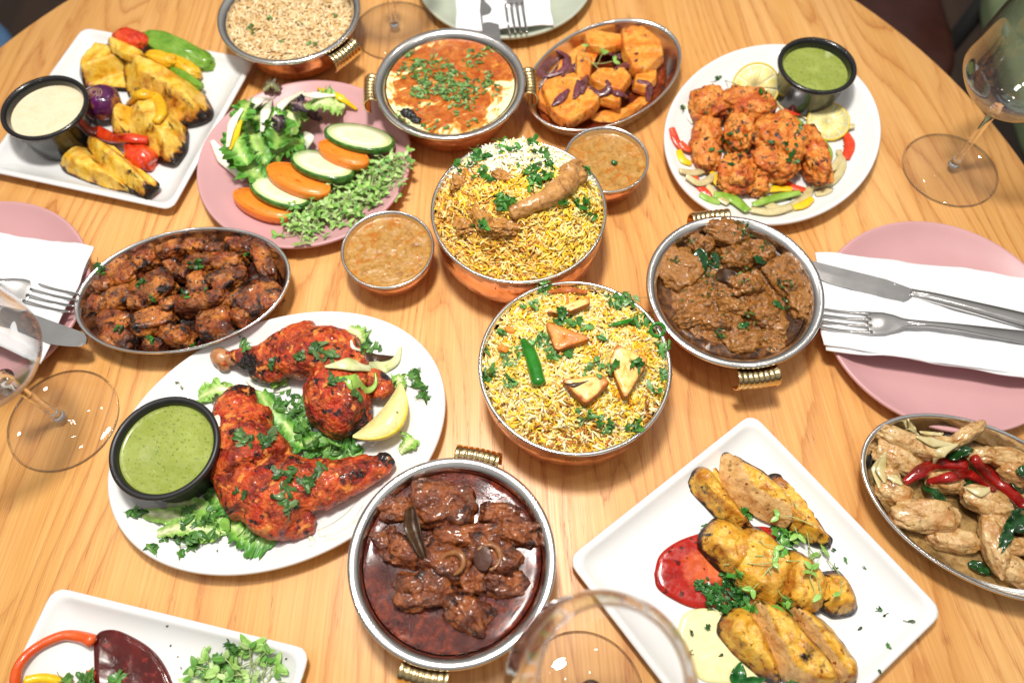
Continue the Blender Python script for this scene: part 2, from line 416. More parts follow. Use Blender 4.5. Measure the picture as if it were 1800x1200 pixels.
chair('upholstered_chair', 'sage green upholstered chair beside the wine glass at the far table edge', 'chair', (1.052, .90), -.08, M['greencloth'], w=.275, seat=-.23, bh=.4)
chair('upholstered_chair', 'blue upholstered chair showing only a sliver past the table edge', 'chair', (-1.098, .97), .95, M['bluecloth'], w=.24, seat=-.27, bh=.3)

# ================================================================ tableware
def rsquare(t, s, cr=.010, n=None):
    """rounded square outline of half size s at angle t"""
    c, d = math.cos(t), math.sin(t); k = s/max(abs(c), abs(d)); x, y = c*k, d*k; h = max(s-cr, 0)
    if abs(x) > h and abs(y) > h and s > cr:
        # project on the corner arc
        cx, cy = math.copysign(h, x), math.copysign(h, y)
        b = 2*(c*cx+d*cy); q = cx*cx+cy*cy-cr*cr; k = (b+math.sqrt(max(b*b-4*q, 0)))/2; x, y = c*k, d*k
    return x, y
def square_plate(label, c, half, rz, halfy=None, reg=None, h=.015):
    hy = halfy or half; asp = hy/half
    pr = [(0, .0052), (half*.5, .0052), (half*.74, .0056), (half*.80, .0068), (half*.93, h-.0035), (half-.006, h-.0006), (half-.002, h), (half-.0004, h-.0008), (half, h-.002), (half-.001, h-.0038), (half*.92, h-.007), (half*.72, .002), (half*.70, .0), (half*.64, .0), (half*.62, .002), (0, .002)]
    t = thing('square_plate' if not halfy else 'rectangular_plate', label, 'plate', (c[0], c[1], 0))
    n = 200
    V, F = lathe(pr, n, (0, 0, 0), outline=lambda a, r: rsquare(a, r))
    if halfy:   # stretch the straight sides only
        sg = np.clip(V[:, 1]/(half*.5), -1, 1); V[:, 1] += sg*(hy-half)
    V = V@rotz(rz).T+[c[0], c[1], 0]
    mesh('plate_body', V, F, M['white'], t, reg=reg); return t
def round_plate(name, label, c, r, mat, reg=None, sx=1., sy=1., rot=0., h=.02, rimw=.0, base=.6):
    t = thing(name, label, 'plate', (c[0], c[1], 0))
    pr = [(0, .0058), (r*.5, .0058), (r*base, .0062), (r*(base+.12), .0075), (r*.86, h*.62), (r*.93, h*.84), (r*.972, h-.0006), (r*.985, h), (r*.995, h-.0007), (r, h-.002), (r*.99, h-.0042), (r*.9, h*.5), (r*base, .001), (r*(base-.02), 0), (r*(base-.06), 0), (r*(base-.08), .0015), (0, .0015)]
    V, F = lathe(pr, 160, (c[0], c[1], 0), sx, sy, rot)
    mesh('plate_body', V, F, mat, t, reg=reg); return t

# ---- kadai pots
def handle_mesh(r0, z0, w=.034, ribs=8):
    prof = catmull([(-.004, -.006), (.003, -.003), (.009, .0005), (.0145, -.001), (.0175, -.0065), (.0165, -.013), (.0125, -.017)], 16)
    nu = ribs*8+1; V = []; F = []; up = []
    tn = np.gradient(prof, axis=0); tn /= np.linalg.norm(tn, axis=1)[:, None]; nr = np.c_[-tn[:, 1], tn[:, 0]]
    for side in (1, -1):
        for i in range(nu):
            s = i/(nu-1); y = (s-.5)*w; rib = abs(math.sin(math.pi*ribs*s))**.8; fl = (2*s-1)**4*.002
            for j, (p, q) in enumerate(zip(prof, nr)):
                off = .0007*rib-.0002+fl*.6 if side > 0 else -.0012+fl*.6
                cr = -.4*y*y/ r0
                V.append((r0+p[0]+q[0]*off+cr, y*(1+.10*(j/15.)), z0+p[1]+q[1]*off))
    m = len(prof); N = nu*m
    for i in range(nu-1):
        for j in range(m-1):
            a = i*m+j; F.append((a, a+m, a+m+1, a+1)); b = N+a; F.append((b, b+1, b+m+1, b+m))
    for i in range(nu-1):
        a = i*m; F.append((a, N+a, N+a+m, a+m)); a = i*m+m-1; F.append((a, a+m, N+a+m, N+a))
    for j in range(m-1):
        F.append((j, j+1, N+j+1, N+j)); a = (nu-1)*m+j; F.append((a, N+a, N+a+1, a+1))
    return np.array(V), F
def kadai(label, c, hang, r=.0762, h=.050, reg=None):
    t = thing('kadai_pot', label, 'pot', (c[0], c[1], 0), 'round steel and copper kadai pots')
    C = (c[0], c[1], 0)
    ins = [(r-.0002, h-.0025), (r, h-.0012), (r-.0006, h-.0002), (r-.002, h+.0004), (r-.005, h), (r-.008, h-.0022), (r-.0102, h-.0055), (r-.0115, h-.012), (r*.72, h-.027), (r*.6, .012), (r*.4, .008), (0, .007)]
    out = [(r-.0002, h-.0027), (r-.002, h-.0038), (r-.0065, h-.006), (r-.0095, h-.011), (r-.012, h-.022), (r*.76, .012), (r*.68, .004), (r*.6, .0), (0, .0)]
    mesh('steel_lining', *lathe(ins, 128, C), M['steel'], t, reg=reg)
    mesh('copper_shell', *lathe(out, 128, C), M['copper'], t)
    for a in hang:
        v, f = handle_mesh(r-.005, h-.004); v = v@rotz(a).T+[c[0], c[1], 0]; mesh('handle', v, f, M['brass'], t)
    return t
def handi(label, c, r=.0775, h=.064, reg=None):
    t = thing('handi_bowl', label, 'bowl', (c[0], c[1], 0), 'straight sided copper handi bowls'); C = (c[0], c[1], 0)
    ins = [(r, h-.0022), (r+.0004, h-.0012), (r-.0004, h-.0002), (r-.0016, h+.0001), (r-.003, h-.0008), (r-.0034, h-.003), (r-.0035, .03), (r-.008, .015), (r*.7, .006), (0, .005)]
    out = [(r, h-.0024), (r-.001, h-.0036), (r-.0012, h-.02), (r-.003, .026), (r-.009, .012), (r*.76, .004), (r*.66, 0), (0, 0)]
    mesh('steel_lining', *lathe(ins, 144, C), M['steel'], t, reg=reg); mesh('copper_shell', *lathe(out, 144, C), M['copper'], t); return t
def katori(label, c, r=.042, h=.038, reg=None):
    t = thing('copper_bowl', label, 'bowl', (c[0], c[1], 0), 'small copper sauce bowls'); C = (c[0], c[1], 0)
    ins = [(r-.0003, h-.002), (r, h-.001), (r-.0008, h), (r-.0018, h), (r-.0028, h-.001), (r-.0036, h-.004), (r-.006, h-.014), (r*.6, .008), (0, .005)]
    out = [(r-.0003, h-.0022), (r-.0012, h-.0032), (r-.002, h-.009), (r-.0055, .016), (r*.72, .007), (r*.55, .001), (r*.48, 0), (0, 0)]
    mesh('steel_lining', *lathe(ins, 112, C), M['steel'], t, reg=reg); mesh('copper_shell', *lathe(out, 112, C), M['copper'], t); return t
def oval_dish(label, c, ang, a=.0955, b=.0645, h=.031, reg=None):
    t = thing('oval_dish', label, 'serving dish', (c[0], c[1], 0), 'oval stainless steel serving dishes')
    pr = [(1, -.0016), (1.0, -.0004), (.992, .0003), (.975, .0001), (.958, -.0012), (.948, -.003), (.93, -.008), (.86, -.0195), (.80, -.0235), (.7, -.026), (0, -.0265)]
    ou = [(1, -.0018), (.99, -.0028), (.965, -.004), (.945, -.010), (.87, -.0225), (.8, -.028), (.72, -.031), (0, -.031)]
    mesh('dish_bowl', *lathe([(r, h+z) for r, z in pr], 144, (c[0], c[1], 0), a, b, ang), M['steel'], t, reg=reg)
    mesh('dish_underside', *lathe([(r, h+z) for r, z in ou], 144, (c[0], c[1], 0), a, b, ang), M['steel'], t); return t
def ramekin(label, c, z0, r=.041, h=.043, mat='black', reg=None, tilt=0, fill=.009):
    t = thing('ramekin', label, 'ramekin', (c[0], c[1], z0), 'black sauce ramekins'); C = (c[0], c[1], z0)
    pr = [(0, .0045), (r*.66, .0045), (r*.80, .012), (r-.0065, h-.010), (r-.0058, h-.004), (r-.0045, h-.0010), (r-.0025, h), (r-.0008, h-.0006), (r, h-.0022), (r-.0004, h-.0042), (r-.0022, h-.0058), (r-.0035, h-.008), (r-.006, h-.022), (r-.0085, .004), (r-.0095, .0006), (r-.012, 0), (0, 0)]
    mesh('ramekin_body', *lathe(pr, 112, C), M[mat], t, reg=reg); return t
def wine_glass(label, c, hs=.088, bh=.115, rb=.050, rr=.036, rf=.047):
    t = thing('wine_glass', label, 'wine glass', (c[0], c[1], 0), 'empty stemmed wine glasses'); C = (c[0], c[1], 0)
    mesh('foot', *lathe([(0, .0001), (rf-.001, .0001), (rf, .0008), (rf-.001, .0018), (rf*.6, .0028), (.012, .0052), (.0075, .0085), (0, .0085)], 128, C), M['glass'], t)
    mesh('foot_rim', *tube([(c[0]+(rf-.0007)*math.cos(q), c[1]+(rf-.0007)*math.sin(q), .0010) for q in np.linspace(0, 2*math.pi, 120)], .00085, 8, 120, raw=True, cap=False), M['sglass'], t)
    mesh('stem', *lathe([(0, .0086), (.0056, .0086), (.0046, .012), (.0038, .022), (.0034, .04), (.0034, hs-.018), (.0042, hs-.009), (.0070, hs-.003), (.0078, hs), (0, hs+.0001)], 32, C), M['sglass'], t)
    outp = catmull([(.0001, hs), (.016, hs+.0035), (.034, hs+.016), (rb*.95, hs+.034), (rb, hs+.048), (rb*.95, hs+.07), ((rb+rr)/2+.001, hs+bh*.83), (rr, hs+bh)], 40)
    inn = outp[::-1]*1.; inn[:, 0] = np.maximum(inn[:, 0]-.0010, 0); inn[-6:, 1] += .0012; inn[-1, 0] = 0
    o0 = outp.copy(); o0[0, 0] = 0
    pr = [tuple(q) for q in o0]+[(rr-.0005, hs+bh+.0004)]+[tuple(q) for q in inn]
    mesh('lip', *tube([(c[0]+(rr-.0005)*math.cos(q), c[1]+(rr-.0005)*math.sin(q), hs+bh+.0002) for q in np.linspace(0, 2*math.pi, 100)], .0008, 8, 100, raw=True, cap=False), M['sglass'], t)
    mesh('glass_bowl', *lathe(pr, 128, C), M['glass'], t); return t

# plates
zs = .017
a, b, c = [np.array(P(u, v, zs)) for u, v in ((995, 978), (1322, 720), (1666, 1078))]
cR = (a+c)/2; rzR = math.atan2(*(b-a)[::-1]); 
square_plate('large square white plate of sliced yellow chicken kebab with red and cream sauces', cR, .1005, rzR, reg='R')
a, b, c = [np.array(P(u, v, zs)) for u, v in ((128, 33), (440, 115), (295, 374))]
rzT = math.atan2(*(b-c)[::-1])
cT = (b+c)/2+(a-b)/np.linalg.norm(a-b)*.105
square_plate('square white plate of charred yellow pineapple and peppers beside a black ramekin', cT, .1045, rzT, reg='T')
a, b = [np.array(P(u, v, zs)) for u, v in ((90, 1028), (546, 1140))]
rzS = math.atan2(*(b-a)[::-1]); nS = np.array([math.sin(rzS), -math.cos(rzS)])
cS = (a+b)/2+nS*.075
square_plate('white rectangular plate of red pepper ring and dark sauce at the near table edge', cS, .104, rzS, halfy=.075, reg='S')
round_plate('round_plate', 'round pink plate heaped with green salad, cucumber and carrot slices', (-.2045, .5153), .107, M['pink'], reg='Ms')
round_plate('round_plate', 'pink plate under a napkin with fork and rounded knife, beside the charred chicken dish', (-.4938, .3624), .107, M['pink'], reg='N')
round_plate('round_plate', 'pink plate under a paper napkin with knife and fork, beside the brown curry pot', (.3824, .3201), .107, M['pink'], reg='O')
round_plate('round_plate', 'sage green plate under a paper napkin at the far side of the table', (-.0005, .783), .103, M['sage'], reg='Q')
def oval_plate(label, c, a, b, rot, reg, h=.021):
    t = thing('oval_plate', label, 'plate', (c[0], c[1], 0))
    pr = [(0, .0058), (.5, .0058), (.66, .0062), (.74, .0075), (.87, h*.62), (.93, h*.84), (.972, h-.0006), (.985, h), (.995, h-.0007), (1, h-.0025), (.99, h-.0052), (.9, h*.45), (.62, .001), (.60, 0), (.56, 0), (.54, .0015), (0, .0015)]
    mesh('plate_body', *lathe(pr, 180, (c[0], c[1], 0), a, b, rot), M['white'], t, reg=reg); return t
oval_plate('oval white plate of two red tandoori chicken quarters with salad and lemon', (-.1934, .2249), .1413, .1089, math.radians(23.7), 'L')
oval_plate('oval white plate of orange tandoori chicken chunks, lemon slices and pepper strips', (.2690, .5440), .1270, .1035, math.radians(53), 'K')
# pots and bowls
def ang_px(c, u, v, z=.045):
    p = P(u, v, z); return math.atan2(p[1]-c[1], p[0]-c[0])
cP1, cP2, cP3, cP4 = (-.2325, .6905), (-.058, .5861), (.193, .3387), (-.0467, .1148)
a1 = ang_px(cP1, 603, 88)
kadai('kadai pot of brown pilau rice with one brass handle by the wine glass foot', cP1, [a1, a1+math.pi], reg='P1')
a2 = ang_px(cP2, 936, 143)
kadai('kadai pot of red paneer curry swirled with cream and chopped coriander', cP2, [a2, a2+math.pi], reg='P2')
a3 = ang_px(cP3, 1336, 664)
kadai('kadai pot of thick brown methi curry beside the pink plate with cutlery', cP3, [a3, a3+math.pi], reg='P3')
a4 = ang_px(cP4, 842, 790)
kadai('kadai pot of dark red mutton curry standing nearest the near table edge', cP4, [a4, a4+math.pi], reg='P4')
cA, cB = (.008, .4154), (.0501, .2639)
handi('copper handi bowl of golden chicken biryani in the middle of the table', cA, r=.078, h=.066, reg='A')
handi('copper handi bowl of paneer biryani with fried triangles and green chillies', cB, r=.0775, h=.062, reg='B')
cC, cD = (-.1114, .3931), (.0943, .4926)
katori('small copper bowl of tan sauce between the pink salad plate and chicken biryani', cC, .0425, .039, 'C')
katori('small copper bowl of tan sauce with a green bit, touching the fried potato dish', cD, .0412, .039, 'D')
cH, cI, cJ = (-.2939, .3604), (.1019, .6145), (.3663, .1528)
aH, aI, aJ = math.radians(9.9), math.radians(40.9), math.radians(150.5-180)
oval_dish('oval steel dish of charred brown chicken chunks beside the pink plate', cH, aH, reg='H')
oval_dish('oval steel dish of fried golden potato and purple onion behind the biryani', cI, aI, reg='I')
oval_dish('oval steel dish of pale chicken with dried red chillies, partly out of frame', cJ, aJ, a=.0985, b=.066, reg='J')
cE, cFr, cG = (-.4609, .5616), (.3146, .5986), (-.2736, .2039)
ramekin('glossy black ramekin of cream coloured dip on the square plate', cE, .0065, .0427, .044, 'black', 'E')
ramekin('glossy black ramekin of green chutney beside the lemon slices', cFr, .008, .0396, .044, 'black', 'F')
ramekin('matte black ramekin of green chutney beside the tandoori chicken quarters', cG, .0075, .0429, .043, 'blackmatte', 'G')
wine_glass('wine glass at the far edge, tilted bowl over the green chair', (.4475, .5025))
wine_glass('wine glass by the matte ramekin, its bowl over the pink plate with the rounded knife', (-.3889, .2475))
wine_glass('wine glass at the near edge beside the mutton curry pot', (.0455, .0215), hs=.095, bh=.12, rb=.0535)
wine_glass('wine glass behind the creamy red curry, only its foot and stem in view', (-.1269, .7165))

# ---- napkins and cutlery
def napkin(label, pts, z, seed, nx=50, ny=34):
    """pts: four corner pixels in order"""
    c = [P3(u, v, z) for u, v in pts]; V = []
    rs = np.random.RandomState(seed); folds = [(rs.rand(2), rs.rand()*math.pi, rs.rand()*.0020+.0006) for _ in range(9)]
    g = []
    for j in range(ny):
        for i in range(nx):
            s, t = i/(nx-1), j/(ny-1); p = c[0]*(1-s)*(1-t)+c[1]*s*(1-t)+c[2]*s*t+c[3]*(1-s)*t
            h = 0
            for q, a, am in folds:
                d = (s-q[0])*math.cos(a)+(t-q[1])*math.sin(a); h += am*math.exp(-abs(d)*14)*(1 if am > .001 else -1)
            g.append((p[0], p[1], p[2]+h, s, t))
    g = np.array(g); nz = fbm(np.c_[g[:, 0]*38, g[:, 1]*38, np.full(len(g), seed)], 3)
    top = g[:, :3].copy(); top[:, 2] += nz*.0012+.0008
    e = np.minimum(np.minimum(g[:, 3], 1-g[:, 3]), np.minimum(g[:, 4], 1-g[:, 4]))
    top[:, :2] += (np.c_[perlin(np.c_[g[:, 4]*4, g[:, 3]*4, np.full(len(g), seed+2.)]), perlin(np.c_[g[:, 3]*4, g[:, 4]*4, np.full(len(g), seed+5.)])])*.0022
    bot = top.copy(); bot[:, 2] -= .0007+.0006*(e < .12)
    N = len(top); F = []
    for j in range(ny-1):
        for i in range(nx-1):
            a = j*nx+i; F.append((a, a+1, a+nx+1, a+nx)); F.append((N+a, N+a+nx, N+a+nx+1, N+a+1))
    for i in range(nx-1):
        F.append((i, N+i, N+i+1, i+1)); a = (ny-1)*nx+i; F.append((a, a+1, N+a+1, N+a))
    for j in range(ny-1):
        a = j*nx; F.append((a, a+nx, N+a+nx, N+a)); a = j*nx+nx-1; F.append((a, N+a, N+a+nx, a+nx))
    return np.vstack([top, bot]), F
def napkin_thing(label, pts, z, seed, reg, under=None):
    t = thing('paper_napkin', label, 'napkin', tuple(P3(*pts[0], z)-[0, 0, .002]))
    if under:
        v, f = napkin('', under, z-.0022, seed+40); mesh('lower_ply', v, f, M['paper'], t)
    v, f = napkin('', pts, z, seed); mesh('upper_ply', v, f, M['paper'], t, reg=reg)
napkin_thing('folded white paper napkin under knife and fork, overhanging the pink plate by the curry pot', [(1432, 445), (1850, 492), (1850, 672), (1447, 608)], .0265, 3, 'O', [(1436, 470), (1850, 500), (1850, 668), (1452, 616)])
napkin_thing('white paper napkin on the pink plate beside the charred chicken dish', [(-80, 400), (168, 437), (72, 640), (-120, 560)], .0265, 5, 'N', [(-80, 410), (162, 445), (72, 634), (-120, 565)])
napkin_thing('white paper napkin on the sage green plate', [(800, -60), (952, -60), (973, 44), (803, 62)], .0245, 9, 'Q')
def fork(label, tip, tail, z, L=.195, w=.0235):
    p = P3(*tip, z); d = P3(*tail, z)-p; d[2] = 0; d /= np.linalg.norm(d); R = np.c_[d, np.cross([0, 0, 1], d), [0, 0, 1.]]
    t = thing('fork', label, 'fork', p, 'stainless steel forks')
    def W(v): return np.array(v)@R.T+p
    for k in range(4):
        y = (k-1.5)/1.5*w*.40
        pts = [(0, y*.97, .0035), (.012, y, .001), (.03, y, -.0006), (.048, y, .0012)]
        v, f = tube([(a, b, c) for a, b, c in pts], [.0008, .0012, .0014, .0016], 8, 16, wide=[1.1, 1.3, 1.3, 1.4]); mesh('tine', W(v), f, M['steel2'], t)
    st = [(.045, w*.47, .0011, .0008), (.05, w*.49, .0013, .0016), (.058, w*.48, .0013, .003), (.066, w*.36, .0013, .005), (.073, w*.2, .0014, .0068), (.08, .0034, .0016, .008), (.095, .0028, .0018, .0088), (.12, .0035, .0019, .0078), (.15, .0052, .0018, .0045), (.18, .0068, .0016, .0014), (.192, .0062, .0014, .0008), (.196, .0035, .001, .0006)]
    c = catmull([(a, 0, e) for a, b, h, e in st], 60); hh = np.interp(np.linspace(0, 1, 60), np.linspace(0, 1, len(st)), [s[2] for s in st]); ww = np.interp(np.linspace(0, 1, 60), np.linspace(0, 1, len(st)), [s[1] for s in st])
    v, f = tube(c, hh, 16, 60, wide=ww/hh, raw=True); mesh('handle', W(v), f, M['steel2'], t)
def knife(label, tip, tail, z, flip=1, L=.215):
    p = P3(*tip, z); d = P3(*tail, z)-p; d[2] = 0; d /= np.linalg.norm(d); R = np.c_[d, np.cross([0, 0, 1], d)*flip, [0, 0, 1.]]
    t = thing('knife', label, 'knife', p, 'stainless steel table knives')
    def W(v): return np.array(v)@R.T+p
    n = 40; V = []; F = []
    xs = np.linspace(0, .098, n)
    for x in xs:
        s = x/.098; up = .0085*min(1, (s/.16))**.5 if s < .16 else .0085; lo = -.0105*min(1, s/.28)**.55
        if s > .93: lo = -.0105+(s-.93)/.07*.0065
        up = .0085-.0035*max(0, (s-.75)/.25)
        if s < .06: up = .0085*(s/.06)**.5*.8+.0005
        V += [(x, up, .0004), (x, up, .0022), (x, (up+lo)/2, .0021), (x, lo, .0013), (x, lo, .0011)]
    for i in range(n-1):
        for j in range(5):
            a = i*5+j; b = i*5+(j+1) % 5; F.append((a, b, b+5, a+5))
    F += [(4, 3, 2, 1, 0), tuple((n-1)*5+j for j in range(5))]
    mesh('blade', W(V), F, M['steel2'], t, smooth=False)
    st = [(.096, .0042, .0015), (.102, .0044, .002), (.11, .005, .003), (.125, .0056, .0036), (.15, .0064, .0038), (.18, .0076, .0036), (.205, .0082, .0032), (.214, .0066, .0026), (.218, .0035, .0016)]
    c = catmull([(a, .001, .002+h*.3) for a, b, h in st], 50); q = np.linspace(0, 1, len(st)); hh = np.interp(np.linspace(0, 1, 50), q, [s[2] for s in st]); ww = np.interp(np.linspace(0, 1, 50), q, [s[1] for s in st])
    v, f = tube(c, hh, 20, 50, wide=ww/hh, raw=True); mesh('handle', W(v), f, M['steel2'], t)
knife('table knife on the napkin behind the fork, blade tip under the brown curry pot', (1408, 470), (1800, 568), .0285, 1)
fork('fork with tines towards the brown curry pot, on the folded napkin', (1432, 560), (1800, 594), .0290)
fork('fork lying above the round tipped knife on the pink plate', (136, 536), (-100, 478), .0290)
knife('table knife with rounded tip overhanging the pink plate beside the charred chicken dish', (153, 606), (-100, 512), .0290, -1)
fork('fork on the sage green plate with tines towards the diners', (911, 62), (893, -60), .0265)
knife('table knife on the sage green plate, tip behind the creamy curry pot', (868, 105), (846, -60), .0265)

# ================================================================ sauces in pots and bowls
def pool(name, label, c, r, z, mat, seed=0, amp=.0008, freq=60, sx=1., sy=1., rot=0., nr=44, na=140, reg=None, cat='sauce', men=.0012, warp=0., extra=None, parent=None, kind=None):
    """filled surface of sauce: bumpy disc with a small meniscus at its edge"""
    V = []; F = []
    for i in range(nr+1):
        s = (i/nr)**.8
        for j in range(na):
            a = 2*math.pi*j/na; w = 1+warp*(perlin(np.array([[math.cos(a)*1.3+seed, math.sin(a)*1.3, 2.]]))[0]) if warp else 1
            V.append((r*s*sx*math.cos(a)*w, r*s*sy*math.sin(a)*w, 0))
    V = np.array(V); V = V@rotz(rot).T
    s = np.repeat((np.arange(nr+1)/nr)**.8, na)
    V[:, 2] += amp*fbm(np.c_[V[:, :2]*freq, np.full(len(V), seed*2.1)], 4)*(1-s**8)+men*s**30
    V = V+[c[0], c[1], z]
    if extra is not None: V[:, 2] += extra(V[:, 0], V[:, 1])
    for i in range(nr):
        for j in range(na):
            j2 = (j+1) % na; F.append((i*na+j, (i+1)*na+j, (i+1)*na+j2, i*na+j2))
    o = mesh(name, V, F, mat, parent, reg=reg)
    if parent is None: tag(o, label, cat, None, kind)
    return o
def spot_pool(name, label, cen, outline_px, z, mat, h=.0022, seed=0, reg=None, cat='sauce'):
    """pool of thick sauce lying on a plate with a rounded edge"""
    pts = np.array([P(u, v, z) for u, v in outline_px]); c = pts.mean(0)
    loop = catmull(np.vstack([np.c_[pts, np.zeros(len(pts))], [[*pts[0], 0]]]), 121)[:-1, :2]
    prof = [(1.0, 0), (1.002, .25), (.985, .6), (.955, .85), (.9, 1.), (.8, .98), (.6, .8), (.4, .72), (.2, .7), (0.02, .7)]
    V = []; F = []; n = len(loop)
    for s, q in prof:
        for p in loop: V.append((c[0]+(p[0]-c[0])*s, c[1]+(p[1]-c[1])*s, z+h*q))
    V = np.array(V); V[n*3:, 2] += .0003*fbm(np.c_[V[n*3:, :2]*70, np.full(len(V)-3*n, seed)], 3)
    for i in range(len(prof)-1):
        for j in range(n):
            j2 = (j+1) % n; F.append((i*n+j, i*n+j2, (i+1)*n+j2, (i+1)*n+j))
    F.append(tuple((len(prof)-1)*n+j for j in range(n)))
    o = mesh(name, V, F, mat, reg=reg, attrs={'char': np.repeat(np.clip([0, 0, 0, 0, .0, .0, .35, .8, 1., 1.], 0, 1), n)}); tag(o, label, cat); return o

# curry in the two small bowls
def tan_sauce():
    k = MT('tan_curry_sauce'); v = k.co()
    n = k.noise(v, 170, 6, .7, .8)
    c = k.ramp(n, [(.34, H('#8c5c1a')), (.46, H('#a67834')), (.56, H('#b88a46')), (.68, H('#98702c'))])
    oil = k.ramp(k.noise(v, 60, 5, .65, 1.2), [(.53, 0.), (.62, .75)])
    c = k.mix(oil, c, H('#b0640f'))
    c = k.mix(k.ramp(k.noise(v, 520, 2), [(.70, 0.), (.74, .9)]), c, H('#5b4518'))
    k.set(col=c, rough=k.ramp(oil, [(0., .32), (.5, .1)]), coat=.25, crough=.08); k.ss(.04, .001)
    k.bump(k.noise(v, 260, 5, .6), .6, .0012); return k.m
M['tan'] = tan_sauce()
pool('curry_sauce', 'tan curry sauce with orange oil in the bowl beside the pink salad plate', cC, .0392, .0325, M['tan'], 1, .0010, 70, reg='C')
pool('curry_sauce', 'tan curry sauce with one green bit in the bowl behind the biryani', cD, .0378, .0315, M['tan'], 4, .0010, 70, reg='D')
# chutneys
M['chutney'] = food('green_chutney', ['#8a983e', '#939f48', '#9caa52'], rough=.22, coat=.3, sss=.2, bump=.05, bscale=300, speck='#6b7d2c', sthr=(.60, .66), sscale=520, nscale=50)
M['dip'] = food('cream_dip', ['#e3d3b0', '#e9dbbb', '#e0ceA8'], rough=.3, coat=.2, sss=.2, bump=.06, bscale=200, nscale=30, speck='#cdb78a', sthr=(.68, .74), sscale=420)
pool('green_chutney', 'pale green chutney with streaks in the ramekin beside the lemon slices', cFr, .0345, .008+.034, M['chutney'], 2, .0011, 40)
pool('green_chutney', 'speckled green chutney in the matte ramekin beside the tandoori chicken quarters', cG, .0368, .0075+.035, M['chutney'], 6, .0002, 25)
pool('cream_dip', 'cream coloured dip in the glossy ramekin on the square plate', cE, .0368, .0065+.034, M['dip'], 7, .0003, 25)

# creamy red paneer curry with cream swirls
def makhani():
    k = MT('creamy_red_curry'); v = k.co(rand=False)
    n = k.noise(v, 110, 6, .65, .8)
    c = k.ramp(n, [(.34, H('#9c3e10')), (.48, H('#b45818')), (.60, H('#c27228')), (.72, H('#d89848'))])
    sp = k.add('ShaderNodeSeparateXYZ'); k.l.new(v, sp.inputs[0])
    wob = k.noise(v, 22, 4, .6)
    yy = k.math('ADD', k.math('ADD', sp.outputs[1], k.math('MULTIPLY', sp.outputs[0], -.35)), k.math('MULTIPLY', wob, .034))
    lines = k.ramp(k.math('FRACT', k.math('MULTIPLY', yy, 36.)), [(.0, 1.), (.10, .35), (.18, 0.), (.86, 0.), (1., 1.)])
    ln = k.add('ShaderNodeVectorMath', operation='LENGTH'); k.l.new(v, ln.inputs[0])
    edge = k.ramp(ln.outputs['Value'], [(.040, -.0), (.064, .19)])
    back = k.ramp(sp.outputs[1], [(.005, 1.), (.035, .15)])
    f = k.math('ADD', k.noise(v, 38, 6, .68, 1.4), k.math('MULTIPLY', edge, back))
    f = k.math('ADD', f, k.math('MULTIPLY', lines, .10))
    c = k.mix(k.ramp(f, [(.60, 0.), (.645, 1.)]), c, H('#e6a23c'))
    c = k.mix(k.ramp(f, [(.65, 0.), (.70, 1.)]), c, H('#f9efbd'))
    c = k.mix(k.ramp(k.noise(v, 420, 2), [(.62, 0.), (.67, .8)]), c, H('#5e6a28'))
    k.set(col=c, rough=.28, coat=.25, crough=.12); k.ss(.03, .001); k.bump(k.noise(v, 240, 6, .65), .7, .0013); return k.m
M['makhani'] = makhani()
o = pool('paneer_curry', 'creamy orange red curry with white cream swirls, filling its kadai pot', cP2, .0650, .0435, M['makhani'], 3, .0016, 55, reg='P2', cat='curry')
# dark red gravy
def gravy(name, cols, oil, rough=.08, bump=.5, sc=150):
    k = MT(name); v = k.co(); n = k.noise(v, sc, 6, .7, .5)
    c = k.ramp(n, [(.34, H(cols[0])), (.5, H(cols[1])), (.66, H(cols[2]))])
    c = k.mix(k.ramp(k.noise(v, 24, 3, .6, .6), [(.45, 0.), (.62, .7)]), c, H(oil))
    k.set(col=c, rough=k.ramp(k.noise(v, 60, 4), [(.4, rough), (.65, rough+.25)]), coat=.0, spec=.32)
    b = k.math('MULTIPLY', k.noise(v, 330, 5, .65), k.ramp(k.noise(v, 18, 2), [(.42, .05), (.6, 1.)])); k.bump(b, bump, .0012); return k.m
M['gravy4'] = gravy('dark_red_gravy', ['#2c0904', '#55180a', '#883616'], '#3c0e06', .10, 1.1)
pool('red_gravy', 'dark red glossy gravy round the mutton chunks in the nearest kadai pot', cP4, .0653, .0432, M['gravy4'], 8, .0005, 60, reg='P4')
M['gravy3'] = gravy('brown_gravy', ['#1f0f06', '#4a2b14', '#7a4c22'], '#2a1507', .08, .8)
pool('brown_gravy', 'dark brown oily gravy round the methi curry in its kadai pot', cP3, .0642, .037, M['gravy3'], 9, .0006, 60, reg='P3')
M['gravyH'] = gravy('charred_gravy', ['#140805', '#331208', '#5c2410'], '#1a0a06', .12, 1.)
pool('charred_gravy', 'almost black oily masala under the charred chicken chunks', cH, 1, .0115, M['gravyH'], 10, .0016, 90, .082, .055, aH, reg='H')
M['gravyI'] = gravy('red_oil', ['#3a1206', '#6e2a10', '#98481d'], '#521808', .06, .4)
pool('red_oil', 'red brown oil under the fried potatoes', cI, 1, .0095, M['gravyI'], 11, .0005, 60, .080, .054, aI, reg='I')
M['gravyJ'] = gravy('pale_oil', ['#7a5a30', '#a5834e', '#bf9d68'], '#4c361a', .10, .6)
pool('pale_oil', 'thin pale brown sauce under the pale chicken pieces', cJ, 1, .0125, M['gravyJ'], 12, .0005, 60, .082, .055, aJ, reg='J')

